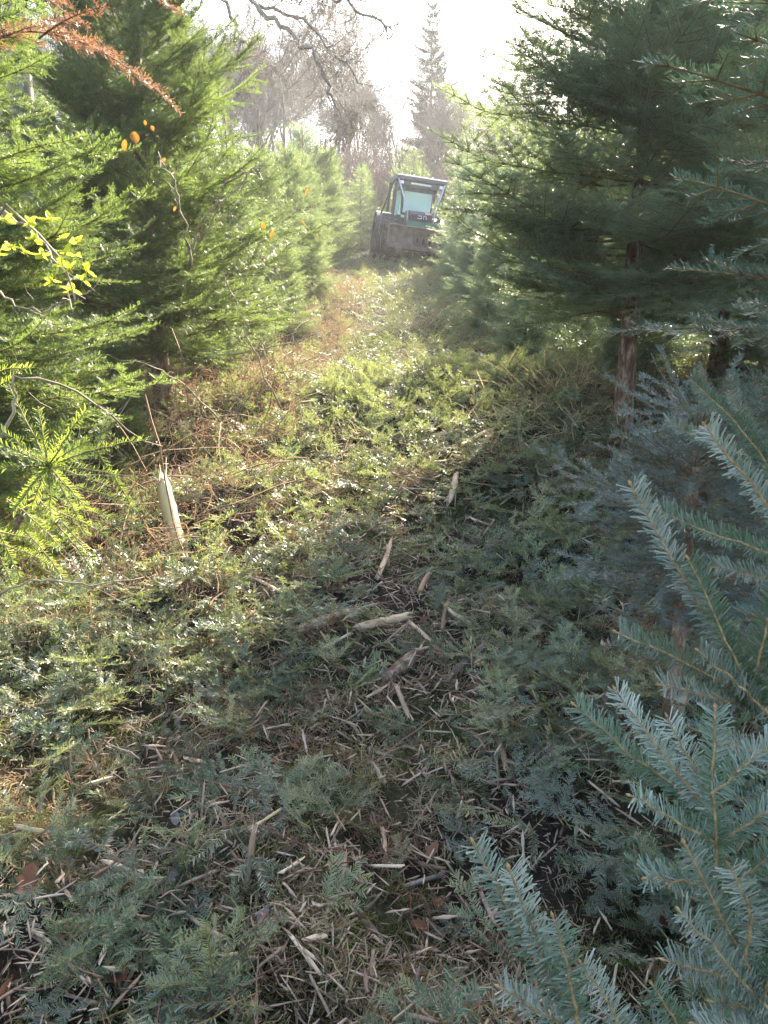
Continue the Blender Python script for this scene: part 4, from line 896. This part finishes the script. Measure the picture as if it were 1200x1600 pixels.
for c in cl: trifol(at(c[0] + rs.normal(0, 3), c[1], 2.7 + rs.normal(0, .05)), 1.0)
ol = leaf_mesh('orange_leaf', M['leaf_o'], rs, .052, .036, 1, .3, 0)
for px, py, d, s, lb in ((212, 225, 3.1, 1.25, 'large yellow orange leaf hung high on the left fir'), (196, 236, 3.1, 1.0, 'orange leaf directly below the large yellow one'), (240, 205, 3.3, .6, 'small yellow leaf right of the large yellow one'), (228, 196, 3.3, .5, 'tiny yellow leaf above the large yellow one'),
                        (480, 305, 5.5, 1.15, 'yellow leaf on the fir face right of the arching brambles'), (415, 358, 5.0, 1.2, 'orange leaf below the arching brambles'), (424, 372, 5.0, 1.2, 'rusty leaf hanging under the orange leaf'), (475, 352, 5.4, .9, 'small orange leaf low on the left fir face'), (272, 330, 4.4, .7, 'small yellow leaf beside the dead cane'),
                        (260, 250, 3.6, .6, 'small orange leaf beside the bent dead cane'), (498, 370, 5.5, .9, 'orange brown leaf at the right fringe of the left firs')):
    o = link('autumn_leaf', ol); o.location = at(px, py, d - .35); o.scale = (s * .72,) * 3; o.rotation_euler = (rs.uniform(.9, 1.6), rs.normal(0, .6), rs.normal(0, .5)); tag(o, lb, 'leaf')

# dry grass tuft, rusty clump, yellow slivers, stone
def tuft(px, py, n, L, mat, name, label, cat, spread, w=.0018, lift=0, flat=False, dx=1.0):
    p, d = G(px, py, lift); g = Geo(); t = blades_t(n, L, rs, w, spread, flat); V, Q, MI, T = t.cat(); V = V.copy(); V[:, 0] *= dx; g.add(V, Q, 0, T); o = g.obj(name, [M[mat]]); o.location = p; tag(o, label, cat)
tuft(880, 625, 420, .42, 'straw', 'grass_tuft', 'dry straw grass tuft in the sun left of the bare fir trunk', 'grass tuft', .13, .0035, dx=1.7)
tuft(870, 660, 300, .24, 'straw', 'grass_tuft', 'flattened dry grass just below the sunny tuft', 'grass tuft', .2, .003, dx=1.6)
tuft(490, 1082, 900, .05, 'brown', 'moss_clump', 'rusty brown fibrous clump left of the wood pile', 'moss clump', .035, .0009, .04)
tuft(150, 1100, 0 + 400, .06, 'straw', 'grass_tuft', 'small straw tuft on the left brash', 'grass tuft', .04, .001, .02)
p, d = G(708, 1178, .02); g = Geo(); n = 130  # low heap of small yellow slivers
pos = p[None] + rs.normal(0, 1, (n, 3)) * [.05, .035, .012]; scatter(g, S_sml, pos - p, rotm(rs, n, .5), rs.uniform(.3, .8, n), rs, .3)
o = g.obj('yellow_slivers', [M['wood_y']]); o.location = p; tag(o, 'heap of small yellow slivers at centre right', 'wood shavings', kind='stuff')
import bmesh
# ================================================================== FORESTRY TRACTOR
M['t_dark'] = plain('dark_frame_paint', [(.3, (.025, .025, .032)), (.7, (.06, .06, .072))], .5, 6, spec=.5)
M['t_grey'] = plain('grey_roof_paint', [(.3, (.075, .08, .11)), (.7, (.13, .14, .18))], .45, 4, spec=.5)
M['t_bar'] = plain('worn_light_bars', [(.3, (.26, .26, .30)), (.7, (.40, .40, .44))], .45, 15, spec=.5)
M['t_green'] = plain('green_panel_paint', [(.3, (.015, .09, .05)), (.7, (.03, .13, .08))], .45, 6, spec=.5)
M['t_blade'] = plain('muddy_blade_steel', [(.3, (.075, .05, .04)), (.5, (.15, .10, .085)), (.7, (.21, .16, .14))], .7, 5, bump=.3)
M['t_tyre'] = plain('muddy_tyre', [(.3, (.035, .03, .028)), (.7, (.12, .095, .08))], .9, 9)
M['t_black'] = plain('black_grille', [(.3, (.012, .012, .018)), (.7, (.03, .03, .04))], .6, 9)
M['t_white'] = plain('white_marking', [(.3, (.30, .30, .33)), (.7, (.42, .42, .46))], .5, 9)
M['t_pink'] = plain('pink_sticker', [(.3, (.75, .35, .42)), (.7, (.85, .5, .55))], .5, 9)
M['t_lamp'] = plain('lamp_glass', [(.3, (.75, .76, .74)), (.7, (.9, .9, .88))], .12, 9, spec=.8)
m_, n_, l_ = newmat('cab_glass'); p_ = n_['Principled BSDF']; p_.inputs['Base Color'].default_value = (.75, .88, .84, 1); p_.inputs['Roughness'].default_value = .08  # pale green base colour paints a bright sky reflection into the panes
p_.inputs['Specular IOR Level'].default_value = .9
tb = n_.new('ShaderNodeBsdfTransparent'); tb.inputs[0].default_value = (.72, .86, .84, 1); mxs = n_.new('ShaderNodeMixShader'); mxs.inputs[0].default_value = .55
l_.new(p_.outputs[0], mxs.inputs[1]); l_.new(tb.outputs[0], mxs.inputs[2]); l_.new(mxs.outputs[0], n_['Material Output'].inputs[0]); M['t_glass'] = m_

class BB:
    def __init__(s): s.bm = bmesh.new()
    def box(s, x0, x1, y0, y1, z0, z1, bev=.012, rot=None):
        r = bmesh.ops.create_cube(s.bm, size=1); vs = r['verts']; c = Vector(((x0 + x1) / 2, (y0 + y1) / 2, (z0 + z1) / 2))
        for v in vs: v.co = Vector((v.co.x * (x1 - x0), v.co.y * (y1 - y0), v.co.z * (z1 - z0)))
        if rot: 
            for v in vs: v.co = rot @ v.co
        for v in vs: v.co += c
        if bev: 
            es = {e for v in vs for e in v.link_edges}; bmesh.ops.bevel(s.bm, geom=list(es), offset=bev, segments=2, affect='EDGES')
        return s
    def bar(s, a, b, r, seg=10):
        a, b = Vector(a), Vector(b); d = b - a; q = d.to_track_quat('Z', 'Y').to_matrix().to_4x4()
        bmesh.ops.create_cone(s.bm, cap_ends=True, segments=seg, radius1=r, radius2=r, depth=d.length, matrix=Matrix.Translation((a + b) / 2) @ q); return s
    def beam(s, a, b, w, h):
        a, b = Vector(a), Vector(b); d = b - a; q = d.to_track_quat('Y', 'Z').to_matrix().to_4x4()
        r = bmesh.ops.create_cube(s.bm, size=1, matrix=Matrix.Translation((a + b) / 2) @ q @ Matrix.Diagonal((w, d.length, h, 1))); return s
    def prism(s, prof, x0, x1):       # profile in (y,z)
        a = [s.bm.verts.new((x0, y, z)) for y, z in prof]; b = [s.bm.verts.new((x1, y, z)) for y, z in prof]; n = len(prof)
        s.bm.faces.new(a[::-1]); s.bm.faces.new(b)
        for i in range(n): s.bm.faces.new((a[i], a[(i + 1) % n], b[(i + 1) % n], b[i]))
        return s
    def build(s, name, mat, parent, label=None, smooth=False):
        bmesh.ops.recalc_face_normals(s.bm, faces=s.bm.faces); me = bpy.data.meshes.new(name); s.bm.to_mesh(me); s.bm.free(); me.materials.append(M[mat])
        if smooth:
            for p in me.polygons: p.use_smooth = True
        o = link(name, me, parent); 
        if label: o['label'] = label
        return o
TR = link('tractor', None); tag(TR, 'green and grey forestry tractor with guarded cab and muddy front blade, tilted on the ride', 'tractor')
tp_, td_ = at(640, 405, 26.0), 26
TR.location = (tp_[0], tp_[1] + .0, float(ground(tp_[0], tp_[1])) - .12)
TR.scale = (.9, .9, .9)
TR.location.x -= .05
TR.rotation_euler = (Matrix.Rotation(math.radians(7), 3, 'Z') @ Matrix.Rotation(math.radians(7), 3, 'Y') @ Matrix.Rotation(math.radians(2), 3, 'X')).to_euler()
# chassis, bonnet
b = BB(); b.box(-.42, .42, -1.75, 2.3, .62, .98, .03); b.box(-.95, .95, -1.28, -1.0, .55, .75, .02); b.box(-.95, .95, 1.2, 1.5, .6, .85, .02); b.box(-.5, .5, -1.7, -1.4, .4, 1.0, .02); b.build('chassis', 't_dark', TR)
b = BB(); b.prism([(-1.72, .98), (-1.72, 1.60), (-1.62, 1.72), (-.25, 1.80), (-.25, .98)], -.40, .40); bon = b.build('bonnet', 't_dark', TR)
b = BB(); b.box(-.36, .36, -1.76, -1.725, 1.30, 1.60, .006)
for i in range(8): b.box(-.34, .34, -1.775, -1.762, 1.31 + i * .036, 1.325 + i * .036, 0)
b.build('grille', 't_black', bon)
# white lettering "DN" on the grille and a pink sticker
b = BB(); y0, y1 = -1.80, -1.779
b.box(-.13, .0, y0, y1, 1.555, 1.585, 0); b.box(-.13, .0, y0, y1, 1.465, 1.495, 0); b.box(-.02, .012, y0 + .002, y1, 1.475, 1.575, 0); b.box(-.145, -.118, y0 + .004, y1, 1.47, 1.50, 0)
b.box(.06, .17, y0, y1, 1.555, 1.585, 0); b.box(.06, .088, y0 + .002, y1, 1.465, 1.57, 0); b.box(.15, .18, y0 + .004, y1, 1.465, 1.57, 0)
b.build('marking', 't_white', bon, 'white letters DN')
b = BB(); b.box(.12, .34, -1.79, -1.765, 1.64, 1.69, .004); b.build('sticker', 't_pink', bon)
# green guard plate
b = BB(); b.prism([(-1.98, .86), (-1.93, 1.36), (-1.86, 1.36), (-1.90, .86)], -.50, .58); b.box(-.50, .58, -1.95, -1.70, 1.30, 1.345, .01)
b.build('front_guard', 't_green', TR)
# blade
b = BB()
prof = []; 
for i in range(9): t = i / 8; prof.append((-2.30 + .16 * math.sin(math.pi * t) - .05 * t, .44 + .68 * t))
back = [(y + .05, z) for y, z in prof[::-1]]
b.prism(prof + back, -1.13, 1.13); b.box(-1.16, -1.10, -2.40, -2.05, .44, 1.13, .01); b.box(1.10, 1.16, -2.40, -2.05, .44, 1.13, .01); b.box(-1.14, 1.14, -2.36, -2.29, .40, .52, .008)
b.prism([(-2.33, 1.10), (-2.36, 1.14), (-2.26, 1.16), (-2.25, 1.10)], -1.13, 1.13)
bl_ = b.build('blade', 't_blade', TR)
b = BB()
for x in (-.12, .10, .32):
    b.box(x - .085, x - .055, -2.34, -2.12, .58, .88, .006); b.box(x + .055, x + .085, -2.34, -2.12, .58, .88, .006)
b.box(-.26, .46, -2.20, -2.12, .54, .60, .01)
b.build('hitch_lugs', 't_blade', bl_)
b = BB()
for x in (-.12, .10, .32): b.box(x - .055, x + .055, -2.20, -2.135, .64, .80, .004)
b.build('hitch_gap_shade', 't_black', bl_)  # solid black blocks paint the shade in the gaps between the lugs
for s in (-1, 1):
    b = BB(); b.beam((s * .62, -2.1, .75), (s * .5, -.6, .80), .09, .16); b.build('blade_arm', 't_dark', TR)
# wheels
def wheel(x, y, r, wd):
    o = link('wheel', None, TR); o.location = (x, y, r - .03)
    b = BB(); N = 40; prof = [(-.5, .72), (-.5, .86), (-.42, .95), (-.2, .985), (.2, .985), (.42, .95), (.5, .86), (.5, .72)]
    rings = []
    for i in range(N):
        a = 2 * math.pi * i / N; rings.append([b.bm.verts.new((px * wd, math.cos(a) * pr * r, math.sin(a) * pr * r)) for px, pr in prof])
    for i in range(N):
        for k in range(len(prof) - 1): b.bm.faces.new((rings[i][k], rings[(i + 1) % N][k], rings[(i + 1) % N][k + 1], rings[i][k + 1]))
    for i in range(18):
        for sd_ in (-1, 1):
            a = 2 * math.pi * (i + (.5 if sd_ > 0 else 0)) / 18; Rm = Matrix.Rotation(a, 4, 'X')
            mt = Rm @ Matrix.Translation((sd_ * wd * .24, 0, r * .985)) @ Matrix.Rotation(sd_ * math.radians(38), 4, 'Z') @ Matrix.Diagonal((wd * .62, .055, .07, 1))
            bmesh.ops.create_cube(b.bm, size=1, matrix=mt)
    b.build('tyre', 't_tyre', o)
    b = BB(); bmesh.ops.create_cone(b.bm, cap_ends=True, segments=28, radius1=r * .72, radius2=r * .72, depth=wd * .7, matrix=Matrix.Rotation(math.radians(90), 4, 'Y'))
    bmesh.ops.create_cone(b.bm, cap_ends=True, segments=16, radius1=r * .25, radius2=r * .2, depth=wd * .95, matrix=Matrix.Rotation(math.radians(90), 4, 'Y'))
    b.build('rim', 't_dark', o)
for x in (-1.02, 1.02): wheel(x, -1.15, .72, .50); wheel(x, 1.35, .86, .56)
# mudguards
for s in (-1, 1):
    b = BB(); pr = [(1.35 + math.cos(a) * .98, .84 + math.sin(a) * .98) for a in np.linspace(.3, 2.8, 10)]; pr2 = [(1.35 + math.cos(a) * .94, .84 + math.sin(a) * .94) for a in np.linspace(2.8, .3, 10)]
    b.prism(pr + pr2, s * 1.02 - .28, s * 1.02 + .28); b.build('mudguard', 't_dark', TR)
# cab
cabm = link('cab', None, TR)
b = BB()
for s in (-1, 1):
    b.beam((s * .52, -.30, 1.70), (s * .60, -.35, 2.62), .07, .07); b.beam((s * .70, .75, 1.0), (s * .72, .75, 2.62), .09, .09); b.beam((s * .70, 1.35, 1.3), (s * .68, 1.35, 2.62), .07, .07)
    b.beam((s * .60, -.35, 2.58), (s * .70, 1.35, 2.60), .07, .08); b.box(min(s * .52, s * .70), max(s * .52, s * .70), -.25, 1.3, .95, 1.65, .02)
b.box(-.56, .56, -.33, -.25, 1.66, 1.74, .01); b.box(-.62, .62, -.38, -.30, 2.46, 2.60, .01); b.box(-.70, .70, -.2, 1.35, .9, 1.0, .01); b.box(-.68, .68, 1.30, 1.36, 1.0, 1.7, .01)
b.build('cab_frame', 't_dark', cabm)
b = BB(); b.prism([(-.345, 1.74), (-.375, 2.46), (-.365, 2.46), (-.335, 1.74)], -.50, .50); b.build('windscreen', 't_glass', cabm)
for s in (-1, 1):
    b = BB(); b.beam((s * .64, .25, 1.68), (s * .66, .25, 2.55), .9, .012) if False else b.prism([(-.24, 1.66), (-.28, 2.54), (.70, 2.54), (.70, 1.66)], s * .625 - .004, s * .625 + .004); b.build('side_window', 't_glass', cabm)
b = BB(); b.prism([(1.33, 1.72), (1.33, 2.5), (1.34, 2.5), (1.34, 1.72)], -.6, .6); b.build('rear_window', 't_glass', cabm)
# seat, steering column and dash seen through the glass
b = BB(); b.box(-.26, .26, .55, .68, 1.40, 2.05, .05); b.box(-.28, .28, .15, .65, 1.28, 1.42, .04); b.build('seat', 't_black', cabm)
b = BB(); b.bar((-.0, -.05, 1.5), (.0, .10, 1.95), .035); b.prism([(-.24, 1.5), (-.2, 1.84), (-.05, 1.92), (.02, 1.5)], -.28, .28); b.build('dashboard', 't_black', cabm)
b = BB(); bmesh.ops.create_cone(b.bm, cap_ends=False, segments=24, radius1=.2, radius2=.185, depth=.03, matrix=Matrix.Translation((0, .1, 1.98)) @ Matrix.Rotation(math.radians(30), 4, 'X')); b.bar((-.19, .1, 1.98), (.19, .1, 1.98), .012); b.build('steering_wheel', 't_black', cabm)
# protective roof and bars
b = BB(); b.prism([(-.85, 2.80), (-.88, 2.90), (-.80, 2.95), (1.45, 3.00), (1.50, 2.86), (1.45, 2.84)], -.90, .90); b.box(-.72, .72, -.62, .2, 2.62, 2.798, .02)
rf_ = b.build('roof', 't_grey', cabm)
b = BB(); b.box(-.35, .38, -.66, -.625, 2.68, 2.74, .004); b.build('light_bar', 't_lamp', rf_)
for x, y, z, w_, nm in ((-.70, -.72, 2.70, .085, 'work_light'), (.74, -.72, 2.70, .085, 'work_light'), (-.30, -.7, 2.985, .04, 'marker_light'), (.38, -.7, 2.985, .04, 'marker_light'), (.70, -.45, 2.48, .06, 'work_light')):
    b = BB(); b.box(x - w_, x + w_, y, y + .12, z - w_ * .75, z + w_ * .75, .015); hs = b.build(nm, 't_dark', rf_)
    b = BB(); b.box(x - w_ * .85, x + w_ * .85, y - .012, y + .0, z - w_ * .62, z + w_ * .62, .004); b.build('lamp_glass', 't_lamp', hs)
for s in (-1, 1):
    b = BB(); b.bar((s * .84, -.80, 2.80), (s * .48, -1.55, 1.74), .032); b.bar((s * .48, -1.55, 1.74), (s * .46, -1.60, 1.35), .028); b.build('guard_bar', 't_bar', TR)
    b = BB(); b.beam((s * .86, -.55, 2.82), (s * .84, -.45, 1.05), .11, .11); b.beam((s * .86, 1.35, 2.85), (s * .84, 1.40, 1.5), .09, .09); b.beam((s * .86, -.5, 1.6), (s * .86, 1.35, 1.6), .05, .05); b.build('cage_post', 't_dark', TR)
b = BB(); b.bar((-.90, -.2, 2.80), (-1.12, .9, 1.75), .03); b.bar((-1.12, .9, 1.75), (-1.15, 1.6, 1.55), .03); b.build('side_rail', 't_dark', TR)
b = BB(); b.box(-1.22, -.80, -.45, .45, .95, 1.62, .04); b.build('side_tank', 't_dark', TR)
b = BB(); b.bar((1.0, -1.9, .7), (1.02, -1.9, 1.9), .015); b.build('width_stick', 't_bar', TR)
b = BB(); b.bar((-.66, -.75, 2.5), (-.66, -.60, 2.60), .012); b.box(-.72, -.60, -.80, -.76, 2.38, 2.56, .02); b.build('mirror', 't_dark', TR)

# ------------------------------------------------------------------ HAZE, also added to give the veil of lens flare
if HAZE_DENSITY > 0:
    me = bpy.data.meshes.new('haze'); bm = bmesh.new(); bmesh.ops.create_cube(bm, size=1)
    for v in bm.verts: v.co = Vector((v.co.x * 330, 107 + v.co.y * 320, 10 + v.co.z * 34))
    bm.to_mesh(me); bm.free(); m, n, l = newmat('haze_air'); n.remove(n['Principled BSDF'])
    pv = n.new('ShaderNodeVolumePrincipled'); pv.inputs['Color'].default_value = (.93, .94, .97, 1); pv.inputs['Density'].default_value = HAZE_DENSITY; pv.inputs['Anisotropy'].default_value = .4
    l.new(pv.outputs[0], n['Material Output'].inputs['Volume']); me.materials.append(m)
    tag(link('haze', me), 'thin pale winter haze filling the air', 'haze', kind='stuff')
